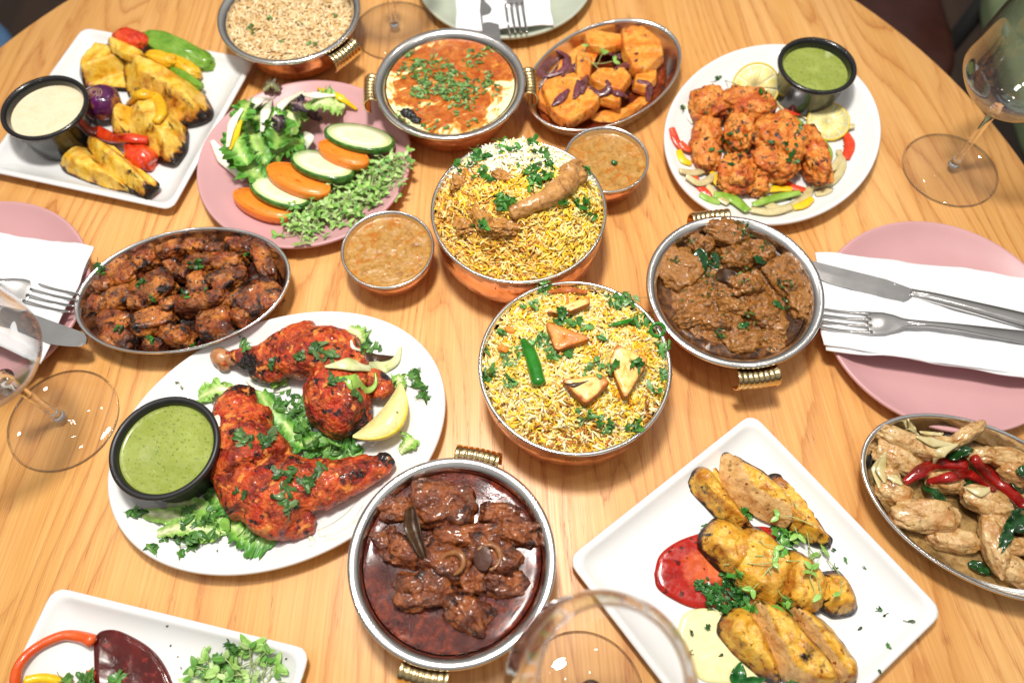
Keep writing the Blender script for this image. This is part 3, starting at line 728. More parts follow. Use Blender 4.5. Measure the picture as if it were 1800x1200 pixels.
# ================================================================ piece helpers
RR = np.random.RandomState(21)
ORD = ['first', 'second', 'third', 'fourth', 'fifth', 'sixth', 'seventh', 'eighth', 'ninth']
def rows(lst, names):
    """where a piece lies: its row counted from the far side, its place from the left"""
    n = len(names); idx = sorted(range(len(lst)), key=lambda i: lst[i][1]); out = [None]*len(lst); per = math.ceil(len(lst)/n)
    for r in range(n):
        g = sorted(idx[r*per:(r+1)*per], key=lambda i: lst[i][0])
        for q, i in enumerate(g): out[i] = (ORD[q] if len(g) > 1 else 'only one', names[r])
    return out
def piece(name, label, cat, u, v, z, ru, rv, ang, hz, mat, seed, group=None, boxy=2.6, amp=.16, freq=1.5, sub=4, fine=.0004, tilt=.15, reg=None, parent=None, cut=None, flat=None, vs=.82, kchar=1., roll=0.):
    """a lump whose pixel centre, half sizes (px) and picture angle are given; z = height of its middle"""
    J = jac(u, v, z); a = math.radians(ang)
    d1 = J@np.array([math.cos(a), math.sin(a)]); d2 = J@np.array([-math.sin(a), math.cos(a)])
    yaw = math.atan2(d1[1], d1[0]); ax = (ru*np.linalg.norm(d1), rv*np.linalg.norm(d2)*vs, hz)
    rs = np.random.RandomState(seed*7+1)
    R = rotz(yaw)@roty(rs.uniform(-tilt, tilt))@rotx(rs.uniform(-tilt, tilt)+roll)
    V, F, at = blob(P3(u, v, z), ax, R, seed, amp, freq, sub, boxy, fine, cut, flat)
    at['char'] = at['char']*kchar
    o = mesh(name, V, F, mat, parent, attrs=at, reg=reg)
    if parent is None: tag(o, label, cat, group)
    return o

def facet(name, label, cat, px, z0, hmax, mat, seed, slopes=None, group=None, reg=None, cutdir=None, cutslope=.9, grow=1.10, ks=.0012, und=.25, rough=.0007, kchar=1., ang=0, dip=0.):
    """cut piece with flat faces: px = its outline seen in the picture; each side rises at its own slope to a ridge or flat top"""
    P2 = np.array([P(u, v, z0+hmax*.3) for u, v in px]); n = len(P2); P2 = P2.mean(0)+(P2-P2.mean(0))*grow
    if np.cross(P2[1]-P2[0], P2[2]-P2[1]) < 0 or sum(np.cross(P2[i], P2[(i+1) % n]) for i in range(n)) < 0: P2 = P2[::-1]; slopes = slopes[::-1][1:]+slopes[::-1][:1] if slopes else None
    sl = np.array(slopes if slopes else [1.6]*n, float); c = P2.mean(0); m = 96; per = []; seg = np.linalg.norm(np.roll(P2, -1, 0)-P2, axis=1); L = seg.sum(); cum = np.r_[0, np.cumsum(seg)]
    for t in np.linspace(0, L, m, endpoint=False):
        i = int(np.searchsorted(cum, t, 'right')-1); i = min(i, n-1); q = (t-cum[i])/seg[i]; per.append(P2[i]*(1-q)+P2[(i+1) % n]*q)
    per = np.array(per)
    for _ in range(3): per = (np.roll(per, 1, 0)+per*2+np.roll(per, -1, 0))/4
    rings = list(1-np.linspace(0, 1, 26)**1.25*.985); V = [np.c_[c+(per-c)*.93, np.full(m, z0)]]
    V += [np.c_[c+(per-c)*s, np.full(m, z0)] for s in rings]; V = np.vstack(V)
    d = []
    for i in range(n):
        a, b = P2[i], P2[(i+1) % n]; e = (b-a)/np.linalg.norm(b-a); nr = np.array([-e[1], e[0]]); d.append(np.maximum(0, (V[:, :2]-a)@nr)*sl[i]+.0022)
    d = np.array(d); k = ks; ct = None
    if cutdir is not None:
        w2 = jac(*px[0], z0)@np.array(cutdir, float); w2 /= np.linalg.norm(w2); ct = np.zeros(n, bool)
        for i in range(n):
            a, b = P2[i], P2[(i+1) % n]; e = (b-a)/np.linalg.norm(b-a); ct[i] = np.array([e[1], -e[0]])@w2 > .45
            if ct[i]: d[i] = (d[i]-.0022)/sl[i]*cutslope+.004
        ct = ct[np.argmin(d, 0)].astype(float)*(d.min(0) < hmax*1.02)
    d.sort(0)
    soft = -k*np.log(np.exp(-d[0]/k)+np.exp(-d[1]/k)+np.exp(-np.full(len(V), hmax)/k)); so = np.array([seed*1.7, seed*.9, 0])
    nz = fbm(np.c_[V[:, :2]*110, np.zeros(len(V))]+so, 3); V[m:, 2] = z0+np.maximum(soft[m:], .001)+rough*nz[m:]*1.4
    ca, sa = math.cos(ang), math.sin(ang); st = (V[:, 0]*ca+V[:, 1]*sa)*420+2.5*perlin(np.c_[V[:, :2]*60, np.zeros(len(V))]+so); V[m:, 2] += (und*.0012*np.sin(st))[m:]
    V[m:, 2] += dip*(V[m:, 0]*ca+V[m:, 1]*sa-c[0]*ca-c[1]*sa)
    out = np.clip(1-np.r_[np.ones(m), np.repeat(rings, m)]*1., 0, 1)
    ridge = np.exp(-((d[1]-d[0])/.0014)**2)*(d[0] < hmax*1.05); far = np.linalg.norm(V[:, :2]-c, axis=1); far /= far.max()
    ch = np.clip(1-out*7, 0, 1)*.9+ridge*.45+np.clip((far-.62)*2.4, 0, 1)*.9
    F = [tuple(range(m))[::-1]]
    for i in range(len(rings)):
        for j in range(m): j2 = (j+1) % m; F.append((i*m+j, i*m+j2, (i+1)*m+j2, (i+1)*m+j))
    F.append(tuple(len(rings)*m+j for j in range(m)))
    if ct is not None: ch = ch*(1-.85*ct)
    o = mesh(name, V, F, mat, attrs={'char': ch*kchar, 'cut': ct if ct is not None else np.zeros(len(V))}, reg=reg, recalc=False); tag(o, label, cat, group); return o
# --- charred chicken dish
M['charred'] = food('charred_chicken', ['#7e3410', '#ad561a', '#cc8034', '#944014'], dark='#1a0905', dthr=(.545, .645), dscale=75, nscale=60, rough=.35, coat=.2, bump=1., bscale=380, bdist=.0018, mid='#4a180a', sss=.05, speck='#2a0d06', sthr=(.60, .66), sscale=330)
Z = lambda u, v, ox, oy, s: (ox+u/s, oy+v/s)
LH = [(600, 415, 78, 58, 20), (720, 365, 62, 40, -20), (520, 490, 45, 36, 0), (755, 495, 105, 62, -25), (595, 545, 78, 50, -20), (490, 575, 42, 36, 10), (850, 398, 42, 34, -30), (978, 482, 55, 56, 80), (1120, 452, 92, 52, -35), (1180, 300, 70, 36, 5), (1290, 355, 95, 45, 70), (1265, 545, 112, 72, -35), (995, 570, 128, 42, -8), (845, 585, 60, 30, -30), (755, 655, 105, 55, -20), (575, 665, 82, 56, 20), (590, 735, 75, 52, 15), (870, 728, 72, 46, 10), (1062, 672, 84, 66, -15), (850, 315, 66, 34, -20), (965, 300, 62, 34, 5), (1060, 320, 50, 30, 0), (1110, 370, 90, 40, 5), (760, 775, 50, 28, 0), (985, 380, 75, 38, -10), (690, 580, 50, 34, 0), (1180, 640, 45, 34, 30), (1120, 560, 50, 30, 0), (905, 430, 40, 30, 10)]
LHp = [(*Z(u, v, 0, 330, 2.79), ru/2.79, rv/2.79, an) for u, v, ru, rv, an in LH]
for i, ((u, v, ru, rv, an), (q, rw)) in enumerate(zip(LHp, rows(LHp, ['farthest', 'upper middle', 'lower middle', 'nearest']))):
    hz = .0085+.0035*RR.rand()
    piece('chicken_chunk', f'charred brown chicken chunk, {q} from left in the {rw} row of the steel dish', 'chicken', u, v, .019+.003*RR.rand(), ru*1.04, rv*1.2, an, hz, M['charred'], 100+i, 'charred chicken chunks in the oval dish', 4., .15, 1.4, 5, .0007, .2, reg='H', kchar=.7)
# --- fried potato dish
M['potato'] = food('fried_potato', ['#cc7018', '#e28c2c', '#eaa644', '#d4701c'], dark='#6a260a', dthr=(.60, .74), dscale=90, rough=.38, coat=.15, bump=.5, bscale=420, speck='#5a2a10', sthr=(.66, .72), sscale=380, sss=.15, mid='#c8601a')
zi = lambda L: [(600+u/2.79, v/2.79) for u, v in L]
LI = [([(1000, 490), (1100, 240), (1180, 205), (1260, 250), (1220, 330), (1120, 360), (1060, 330)], .016, .012, 'far left potato chunk under the hooked onion strip'), ([(1195, 190), (1230, 165), (1370, 185), (1370, 240), (1290, 265), (1210, 250)], .020, .010, 'pale potato chunk at the far rim'), ([(1370, 180), (1470, 165), (1560, 230), (1575, 290), (1500, 360), (1430, 365), (1380, 270)], .020, .014, 'large potato block at the far right'), ([(1000, 410), (1140, 385), (1200, 450), (1260, 520), (1230, 560), (1110, 625), (1040, 570), (985, 450)], .022, .013, 'large square potato block at the near left'), ([(1220, 400), (1260, 360), (1380, 350), (1420, 390), (1370, 470), (1300, 460), (1230, 430)], .026, .012, 'potato block in the middle under the sprig'), ([(1215, 460), (1300, 450), (1370, 480), (1360, 530), (1240, 500)], .022, .010, 'small brown edged potato block below the middle one'), ([(1225, 570), (1300, 540), (1420, 520), (1500, 440), (1520, 430), (1510, 480), (1440, 550), (1330, 595), (1240, 590)], .013, .010, 'long curved potato slice along the near rim'), ([(960, 480), (985, 450), (1050, 560), (1020, 560), (965, 520)], .014, .010, 'reddish potato piece against the left rim'), ([(1440, 370), (1545, 360), (1540, 410), (1490, 460), (1430, 440)], .016, .011, 'potato chunk at the right behind the long slice'), ([(1150, 290), (1230, 300), (1220, 400), (1150, 400)], .018, .010, 'potato piece half hidden by onion left of the sprig'), ([(1150, 400), (1230, 420), (1250, 500), (1180, 440)], .016, .008, 'narrow potato piece between the square and middle blocks')]
for i, (px, zz, hm, lb) in enumerate(LI):
    n_ = len(px); facet('potato_chunk', lb+' of the fried potato dish', 'potato', zi(px), zz-.003, hm, M['potato'], 200+i, [4.5]*n_, 'fried potato chunks in the oval dish', 'I', und=.10, kchar=.22, rough=.0006, dip=(.12, -.1, .08, -.14, .1)[i % 5], ang=i)
def strip(name, label, cat, pts, r, mat, wide=2., key=None, z=.03, group=None, m=22, lift=.001, n=8, parent=None, attrs=None, dz=None, reg=None, up=(0, 0, 1)):
    """band through pixel points, resting on what lies there"""
    w = []
    for i, (u, v) in enumerate(pts):
        p = hit(u, v, key)[0] if key else P3(u, v, z)
        p = p+[0, 0, lift+(dz[i] if dz else 0)]; w.append(p)
    V, F = tube(w, r, n, m, wide=wide, up=up)
    o = mesh(name, V, F, mat, parent, reg=reg)
    if parent is None: tag(o, label, cat, group)
    return o
M['ponion'] = food('purple_onion', ['#5a2a34', '#7a4450', '#4a2022', '#94626a'], rough=.2, coat=.4, sss=.2, bump=.3, bscale=300, nscale=110)
z2 = lambda L: [(600+u/2.79, v/2.79) for u, v in L]
on = [([(1060, 255), (1105, 290), (1090, 350), (1000, 382)], 'hooked purple onion strip at the left rim of the potato dish'), ([(1085, 378), (1130, 345), (1185, 300)], 'glossy purple onion strip beside the sprig stem'), ([(1182, 465), (1185, 420), (1205, 375)], 'upright purple onion strip in the middle of the potatoes'), ([(1395, 330), (1425, 390), (1448, 450)], 'straight purple onion strip below the right hand potatoes'), ([(1290, 262), (1370, 285), (1450, 268)], 'purple onion strip across the far potatoes'), ([(1215, 430), (1265, 465), (1310, 440), (1300, 400)], 'browned onion curl under the sprig'), ([(1035, 525), (1075, 490), (1115, 445)], 'dark onion strip on the square potato'), ([(1340, 345), (1400, 325), (1450, 300)], 'wide purple onion strip beside the far right potato'), ([(1450, 400), (1505, 430), (1500, 500)], 'thin onion ring at the right of the potatoes'), ([(1140, 490), (1165, 440), (1160, 400)], 'short dark onion strip by the square potato'), ([(1320, 455), (1370, 465), (1410, 490)], 'red brown onion strip near the flat potato')]
for i, (pts, lb) in enumerate(on):
    strip('onion_strip', lb, 'onion', z2(pts), [.0010, .0022, .0022, .0010], M['ponion'], [1.8, 2.4, 1.8], 'I', group='onion strips on the fried potatoes', lift=.0015)
# --- mutton curry
M['mutton'] = food('braised_mutton', ['#5c260e', '#84421c', '#a45c2a', '#6a300f'], dark='#260c05', dthr=(.57, .70), dscale=130, rough=.3, coat=.35, bump=1., bscale=420, bdist=.0018, sss=.05, mid='#4a1c0c')
z4 = lambda u, v: (560+u/2.61, 740+v/2.61)
LM = [(570, 390, 120, 110, 5, .047, 'large square brown mutton chunk standing highest at the far side of the gravy'), (375, 410, 80, 60, -10, .040, 'half sunken mutton chunk left of the curled bay leaf'), (835, 435, 80, 55, 10, .042, 'knobbly mutton chunk by the pot rim, right of the large square chunk'), (915, 510, 85, 66, 15, .043, 'mutton chunk against the right side of the red gravy'), (690, 540, 150, 62, -5, .044, 'wide flat mutton chunk across the middle of the red gravy'), (590, 650, 105, 85, 20, .048, 'round mutton chunk with a pale bone ring in the red gravy'), (795, 620, 110, 80, 25, .048, 'mutton chunk with an oval of grey marrow in the red gravy'), (480, 770, 108, 92, -10, .045, 'dark round mutton chunk at the lower left of the red gravy'), (680, 880, 95, 88, 30, .043, 'lone mutton chunk nearest the near rim of the pot'), (400, 600, 72, 78, 20, .043, 'greenish brown mutton piece under the curled bay leaf'), (860, 745, 78, 66, 0, .040, 'sunken mutton chunk beside the bubbles on the right'), (705, 730, 58, 62, 70, .045, 'small tapering mutton piece between the two bony chunks'), (560, 560, 80, 50, -20, .041, 'low mutton piece between the bay leaf and the flat chunk'), (585, 790, 60, 60, 20, .040, 'sunken mutton piece between the round and the nearest chunk'), (790, 720, 70, 50, 10, .041, 'low mutton piece below the grey marrow'), (330, 560, 60, 70, 60, .037, 'sunken mutton piece by the left wall of the pot')]
for i, (u, v, ru, rv, an, zz, lb) in enumerate(LM):
    x, y = z4(u, v)
    piece('mutton_chunk', lb, 'meat', x, y, zz-.0035, ru/2.61*1.18, rv/2.61*1.16, an, .0135, M['mutton'], 300+i, 'mutton chunks in red gravy', 4.2, .19, 1.5, 5, .0012, .2, reg='P4')
M['bone'] = food('bone', ['#7c4a26', '#986438', '#6c3c1e'], rough=.3, coat=.3, sss=.1, bump=.4); M['marrow'] = food('marrow', ['#4b3028', '#5c3e34'], rough=.4, coat=.0, sss=.1, bump=.4)
def ring_on(u, v, key, r0, rt, mat, name, label, cat, sy=.75, yaw=0., arc=(0, 6.2832), lift=.001):
    p, n = hit(u, v, key); R = frame(n, yaw)
    pts = [R@np.array([r0*math.cos(a), r0*sy*math.sin(a), 0])+p+n*lift for a in np.linspace(arc[0], arc[1], 28)]
    V, F = tube(pts, rt, 8, 28, up=tuple(n), raw=True); o = mesh(name, V, F, mat); tag(o, label, cat); return o
x, y = z4(612, 655); ring_on(x, y, 'P4', .0095, [.0012, .0028, .0012], M['bone'], 'bone_ring', 'pale curved bone end on the round mutton chunk', 'bone', .8, .3, (-1.6, 2.6))
x, y = z4(775, 625); ring_on(x, y, 'P4', .0095, [.0010, .0026, .0010], M['bone'], 'bone_ring', 'curved bone edge round the grey marrow', 'bone', .9, .5, (-1.9, 2.0))
x, y = z4(752, 625); p, n = hit(x, y, 'P4'); V, F, at = blob(p+n*.0004, (.0072, .0092, .0012), frame(n, .2), 4, .06, 1.5, 4); o = mesh('marrow', V, F, M['marrow'], attrs=at); tag(o, 'grey brown oval of marrow in the middle of the mutton curry', 'marrow')
# leaf with midrib: used for bay, curry, basil leaves
def leaf_mesh(L, Wd, curl=.3, fold=.25, seed=0, nu=14, nv=7, wave=.0, tip=1.3, root=.7, th=.00025):
    V = []; F = []
    for i in range(nu):
        s = i/(nu-1); w = Wd*.5*(math.sin(math.pi*min(1, s**root)))**(1/tip)*(1-.15*s)+.0002
        for j in range(nv):
            t = 2*j/(nv-1)-1; x = L*s; y = w*t; zz = curl*L*(s*(1-s))*1.0+fold*abs(y)-(curl*.3)*L*s*s
            zz += wave*math.sin(s*17+seed+t*2)*abs(t)
            V.append((x, y, zz))
    n = len(V); V = np.array(V); nz = np.c_[V[:, :2]*90, np.full(n, seed)]; V[:, 2] += .03*L*perlin(nz+seed)
    V = np.vstack([V, V-[0, 0, th]])
    for i in range(nu-1):
        for j in range(nv-1):
            a = i*nv+j; F.append((a, a+nv, a+nv+1, a+1)); F.append((n+a, n+a+1, n+a+nv+1, n+a+nv))
    for i in range(nu-1):
        a = i*nv; F.append((a, n+a, n+a+nv, a+nv)); a += nv-1; F.append((a, a+nv, n+a+nv, n+a))
    for j in range(nv-1):
        F.append((j, j+1, n+j+1, n+j)); a = (nu-1)*nv+j; F.append((a, n+a, n+a+1, a+1))
    return V, F
def leafmat(name, cols, rib, rough=.3, coat=.2, bump=.4, sss=.1):
    k = MT(name); v = k.co(); c = k.ramp(k.noise(v, 120, 4), [(.3+.4*i/max(1, len(cols)-1), H(q)) for i, q in enumerate(cols)])
    k.set(col=c, rough=rough, coat=coat); k.ss(sss, .001, (.5, 1, .3)); k.bump(k.vor(v, 350, 'SMOOTH_F1'), bump, .0006); return k.m
M['darkleaf'] = leafmat('dark_cooked_leaf', ['#0c2a10', '#153f18', '#1f5220'], None, .18, .5, .5)
M['bayleaf'] = leafmat('brown_bay_leaf', ['#2a180c', '#3f2612', '#4c3418'], None, .4, .1)
M['basil'] = leafmat('fresh_dark_leaf', ['#10471a', '#1b5c22', '#2a7330'], None, .25, .4, .3)
def leaf_at(name, label, cat, u0, v0, u1, v1, width_px, key, mat, curl=.2, fold=.2, seed=0, lift=.0015, group=None, wave=.0008, parent=None, zz=None):
    a, n = hit(u0, v0, key) if zz is None else (P3(u0, v0, zz), np.array([0, 0, 1.])); b, n2 = hit(u1, v1, key) if zz is None else (P3(u1, v1, zz), n)
    d = b-a; L = np.linalg.norm(d); d = d/L; nn = n+n2+np.array([0, 0, 1.2]); nn -= d*(nn@d); nn /= np.linalg.norm(nn)
    R = np.c_[d, np.cross(nn, d), nn]; s = np.linalg.norm(jac(u0, v0, a[2])@np.array([1, 0]))
    V, F = leaf_mesh(L, width_px*s, curl, fold, seed, wave=wave); V = V@R.T+a+nn*lift
    o = mesh(name, V, F, mat, parent); 
    if parent is None: tag(o, label, cat, group)
    return o
(x0, y0), (x1, y1) = z4(440, 390), z4(505, 665)
leaf_at('bay_leaf', 'curled dark bay leaf standing in the mutton curry', 'leaf', x0, y0, x1, y1, 30, 'P4', M['bayleaf'], .35, 1.3, 3, .003)
# --- brown methi curry
M['methi'] = food('brown_curry_mass', ['#5a3814', '#85541e', '#a4692a', '#6c4418'], dark='#261507', dthr=(.57, .70), dscale=170, nscale=120, rough=.28, coat=.35, bump=.9, bscale=420, bdist=.0016, speck='#33420f', sthr=(.62, .68), sscale=240, sss=.03)
M['methi2'] = food('golden_curry_chunk', ['#80501d', '#a06a2c', '#8a5a24'], dark='#3b220f', dthr=(.60, .74), dscale=150, rough=.3, coat=.3, bump=.9, bscale=450, bdist=.0015, sss=.05)
z3 = lambda u, v: (1160+u/2.79, 330+v/2.79)
cm = np.array(P(*z3(350, 500), .045))
def mass(x, y):
    r = np.hypot((x-cm[0])/.052, (y-cm[1])/.056); return np.clip(1-r**2.6, -.4, 1)*.010+.0035*fbm(np.c_[x*75, y*75, np.zeros(len(x))], 4)*(r < 1.1)
pool('methi_curry', 'thick brown shredded curry mass with green flecks heaped in its pot', cm, .056, .0355, M['methi'], 15, .0022, 140, 1., 1.05, 0, 90, 220, reg='P3', men=-.004, warp=.1, extra=mass, cat='curry')
LP = [(95, 400, 92, 95, 60, .046, 1, 'orange brown curry chunk against the left wall of the pot'), (330, 225, 105, 60, 15, .052, 0, 'brown shredded chunk crowning the far side of the methi curry'), (370, 350, 78, 46, 10, .054, 0, 'smooth brown piece between two dark leaves'), (610, 430, 100, 85, 40, .048, 0, 'brown chunk at the right side of the methi curry'), (680, 545, 52, 82, 10, .045, 1, 'golden chunk against the right wall of the pot'), (410, 760, 88, 56, -8, .042, 1, 'golden yellow chunk at the near wall of the pot'), (540, 755, 72, 52, 25, .041, 0, 'dark brown crumbly chunk beside the golden near chunk'), (350, 590, 70, 38, 15, .052, 1, 'smooth tan piece in the middle of the methi curry'), (500, 620, 80, 50, 25, .050, 0, 'brown lump right of the middle tan piece'), (165, 630, 90, 46, -20, .045, 0, 'brown lump at the lower left of the methi curry'), (200, 290, 60, 46, 30, .049, 0, 'brown lump by the upper left rim of the pot'), (480, 320, 80, 48, 20, .051, 0, 'flaky brown piece behind the right hand chunk'), (270, 660, 80, 44, 10, .047, 0, 'flat brown lump left below the tan piece'), (560, 680, 60, 50, 0, .044, 1, 'ochre lump above the dark crumbly chunk'), (420, 480, 80, 50, 0, .053, 0, 'brown lump right of the grey bay leaf')]
for i, (u, v, ru, rv, an, zz, mk_, lb) in enumerate(LP):
    x, y = z3(u, v)
    piece('curry_chunk', lb, 'curry chunk', x, y, zz-.0068, ru/2.79*1.05, rv/2.79*1.2, an, .0095, M['methi2' if mk_ else 'methi'], 400+i, 'chunks in the brown methi curry', 2.6, .24, 1.6, 5, .0012, .25, reg='P3')
for i, (a, b, c, d, w, m_, lb) in enumerate([(185, 300, 225, 420, 28, 'darkleaf', 'dark wilted leaf beside the orange brown chunk'), (235, 360, 290, 400, 24, 'darkleaf', 'small dark leaf touching the grey bay leaf'), (275, 425, 420, 450, 26, 'bayleaf', 'grey brown bay leaf lying across the middle of the methi curry'), (455, 345, 520, 375, 16, 'darkleaf', 'dark leaf under the flaky brown piece'), (550, 560, 610, 600, 10, 'basil', 'green leaf shred on the right of the methi curry'), (390, 690, 440, 665, 12, 'basil', 'green leaf bit above the golden near chunk'), (260, 320, 290, 380, 18, 'darkleaf', 'dark leaf behind the smooth brown piece')]):
    (x0, y0), (x1, y1) = z3(a, b), z3(c, d)
    leaf_at('wilted_leaf', lb, 'leaf', x0, y0, x1, y1, w, 'P3', M[m_], .15, .1, i, .0012)
# --- pale chicken dish
M['pale'] = food('pale_chicken', ['#a87a3e', '#c69c60', '#dabb86', '#b4864a'], dark='#84501f', dthr=(.56, .72), dscale=85, nscale=90, rough=.24, coat=.5, bump=.8, bscale=420, bdist=.0014, sss=.1, mid='#b47438', speck='#9a6a34', sthr=(.62, .70), sscale=260)
M['redchilli'] = food('dried_red_chilli', ['#5c0a08', '#8e1410', '#a82018'], dark='#2e0505', dthr=(.6, .75), rough=.16, coat=.6, bump=.6, bscale=160, sss=.05)
M['onion'] = food('cooked_onion', ['#b9a870', '#cdbf8c', '#d8cc9e'], rough=.22, coat=.4, sss=.35, bump=.3, bscale=200, nscale=60)
z5 = lambda u, v: (1480+u/3.16, 700+v/3.16)
LJ = [(355, 245, 150, 52, 22, .026, 'long pale chicken strip at the far left of its oval dish'), (695, 200, 85, 42, -30, .028, 'pale chicken piece pointing to the far rim of the dish'), (540, 265, 80, 45, -10, .024, 'pale chicken piece under the tall onion shred'), (320, 345, 130, 66, 25, .020, 'broad pale chicken piece against the left wall'), (285, 520, 80, 62, 20, .017, 'browned chicken knob low against the left wall'), (460, 655, 150, 84, 5, .024, 'plump pale chicken piece at the near left of its dish'), (800, 575, 120, 66, 20, .028, 'pale chicken piece under the long red chilli'), (850, 670, 66, 70, 60, .024, 'chicken lobe below the long red chilli'), (620, 790, 115, 62, 10, .018, 'knobbly pale chicken piece by the near wall'), (850, 830, 150, 62, 70, .025, 'long curved chicken strip standing near the near rim'), (960, 960, 120, 60, 25, .022, 'pale chicken piece nearest the near rim'), (960, 820, 62, 52, 0, .022, 'browned chicken knob beside the dark upright leaf'), (900, 335, 120, 52, 10, .022, 'pale chicken piece behind the long red chilli'), (770, 320, 66, 44, 0, .020, 'small chicken piece between the two red chillies'), (570, 470, 90, 50, 10, .021, 'chicken piece under the split red chilli'), (960, 420, 90, 50, 30, .023, 'pale chicken piece right of the long red chilli'), (1060, 700, 100, 70, 20, .024, 'pale chicken piece at the right picture edge'), (1150, 850, 120, 80, 20, .024, 'pale chicken piece mostly outside the picture'), (250, 430, 60, 45, 60, .016, 'low chicken piece beside the onion layers')]
for i, (u, v, ru, rv, an, zz, lb) in enumerate(LJ):
    x, y = z5(u, v)
    piece('chicken_piece', lb, 'chicken', x, y, zz-.001, ru/3.16*1.22, rv/3.16*1.22, an, .0095, M['pale'], 500+i, 'pale chicken pieces in the oval dish', 2.6, .17, 1.3, 5, .0, .2, reg='J')
for pts, r, lb in [([(342, 470), (430, 410), (520, 372), (680, 372)], [.0022, .0045, .0042, .0035], 'split dark red chilli lying across the pale chicken'), ([(470, 470), (600, 440), (700, 430), (835, 515)], [.002, .0036, .0038, .0018], 'dark red chilli half hidden under the curry leaf'), ([(725, 335), (800, 420), (900, 500), (1015, 610)], [.0035, .0048, .0046, .0035], 'long wrinkled dried red chilli across the dish')]:
    strip('red_chilli', lb, 'chilli', [z5(*p) for p in pts], r, M['redchilli'], 1.25, 'J', m=34, lift=.0022, n=14, group='dried red chillies on the pale chicken')
for i, (a, b, c, d, w, lb) in enumerate([(575, 320, 735, 285, 34, 'glossy dark curry leaf on the far chicken'), (690, 425, 580, 540, 34, 'dark curry leaf lying over the two red chillies'), (445, 495, 600, 640, 22, 'long dark curry leaf beside the split chilli'), (900, 720, 1040, 620, 42, 'large dark curry leaf right of the lobed chicken'), (925, 690, 860, 880, 20, 'narrow dark leaf standing beside the curved chicken strip'), (690, 915, 830, 985, 20, 'dark leaf under the near chicken'), (960, 400, 1040, 440, 24, 'dark leaf shred by the right picture edge'), (930, 465, 1010, 510, 22, 'torn dark leaf beside the long chilli')]):
    (x0, y0), (x1, y1) = z5(a, b), z5(c, d)
    leaf_at('curry_leaf', lb, 'leaf', x0, y0, x1, y1, w, 'J', M['darkleaf'], .3, .5, i, .002, group='dark curry leaves on the pale chicken', wave=.0015)
for pts, lb in [([(365, 120), (380, 170), (420, 205)], 'upright onion shred at the far rim'), ([(640, 255), (540, 310), (495, 395)], 'long onion shred hanging over the split chilli'), ([(410, 215), (500, 245), (620, 260)], 'onion shred along the far chicken'), ([(220, 320), (190, 400), (205, 500)], 'onion layer against the left wall'), ([(240, 300), (215, 400), (235, 470)], 'second onion layer against the left wall'), ([(690, 500), (760, 520), (830, 500)], 'short onion piece beside the long chilli'), ([(430, 190), (520, 200), (560, 190)], 'thin onion shred near the far rim'), ([(250, 440), (290, 450), (330, 480)], 'flat onion shred on the left chicken')]:
    strip('onion_shred', lb, 'onion', [z5(*p) for p in pts], [.0006, .0012, .0006], M['onion'], [2, 4, 2], 'J', group='onion shreds in the pale chicken dish', lift=.0012)

# ================================================================ rice
_gt = None
def grain_template():
    V = []; F = []; ts = [-1, -.7, 0, .7, 1]; rs = [.28, .8, 1, .8, .28]; n = 5
    for t, r in zip(ts, rs):
        for k in range(n): a = 2*math.pi*k/n; V.append((t, r*math.cos(a), r*math.sin(a)))
    for i in range(4):
        for k in range(n): F.append((i*n+k, i*n+(k+1) % n, (i+1)*n+(k+1) % n, (i+1)*n+k))
    F.append(tuple(range(n))[::-1]); F.append(tuple(4*n+k for k in range(n)))
    return np.array(V), F
def rice(name, label, cen, Rx, hfun, n, seed, colfun, L=.0047, r=.00094, bed='#cc9a44', reg=None, pit=.35, rmax=1., layers=.0035):
    rs = np.random.RandomState(seed); T, TF = grain_template(); Vs = []; Fs = []; Cs = []; m = 0
    # bed under the grains
    q = Rx*rmax; na, nr = 72, 20; bed_v = []
    for i in range(nr+1):
        for j in range(na): a = 2*math.pi*j/na; bed_v.append((q*1.0*i/nr*math.cos(a), q*1.0*i/nr*math.sin(a)))
    bv = np.array(bed_v); bz = hfun(bv[:, 0], bv[:, 1])-.0028; Vs.append(np.c_[bv, bz]); bc = np.array(H(bed)[:3])
    for i in range(nr):
        for j in range(na): j2 = (j+1) % na; Fs.append((i*na+j, (i+1)*na+j, (i+1)*na+j2, i*na+j2))
    Cs.append(np.tile(bc, (len(bv), 1))); m = len(bv)
    a = rs.rand(n)*2*math.pi; rad = q*np.sqrt(rs.rand(n)); x = rad*np.cos(a); y = rad*np.sin(a)
    e = 1e-3; z0 = hfun(x, y); gx = (hfun(x+e, y)-z0)/e; gy = (hfun(x, y+e)-z0)/e
    lay = rs.rand(n); z = z0+(lay-.6)*layers
    cols = colfun(x, y, rs, lay)
    for k in range(n):
        nn = np.array([-np.clip(gx[k], -2, 2), -np.clip(gy[k], -2, 2), 1.]); nn /= np.linalg.norm(nn)
        nn = nn+rs.normal(size=3)*.12
        Rm = frame(nn, rs.rand()*6.283)@roty(rs.normal()*pit*(.4+lay[k])); l = L*rs.uniform(.7, 1.2); b = rs.normal()*.22
        t = T*[l, r*rs.uniform(.85, 1.15), r]; t[:, 1] += b*l*(T[:, 0]**2)
        t = t@Rm.T+[x[k], y[k], z[k]]; Vs.append(t)
        Fs += [tuple(i+m for i in f) for f in TF]; m += len(T); Cs.append(np.tile(cols[k], (len(T), 1))*(1.02+.16*rs.rand()))
    V = np.vstack(Vs)+[cen[0], cen[1], 0]
    o = mesh(name, V, Fs, M['rice'], col=np.clip(np.vstack(Cs), 0, 1), reg=reg, recalc=False, loc=(cen[0], cen[1], .01)); tag(o, label, 'rice', None, 'stuff'); return o
def pick(rs, n, pal, w):
    c = np.array([H(q)[:3] for q in pal]); return c[rs.choice(len(pal), n, p=np.array(w)/sum(w))]
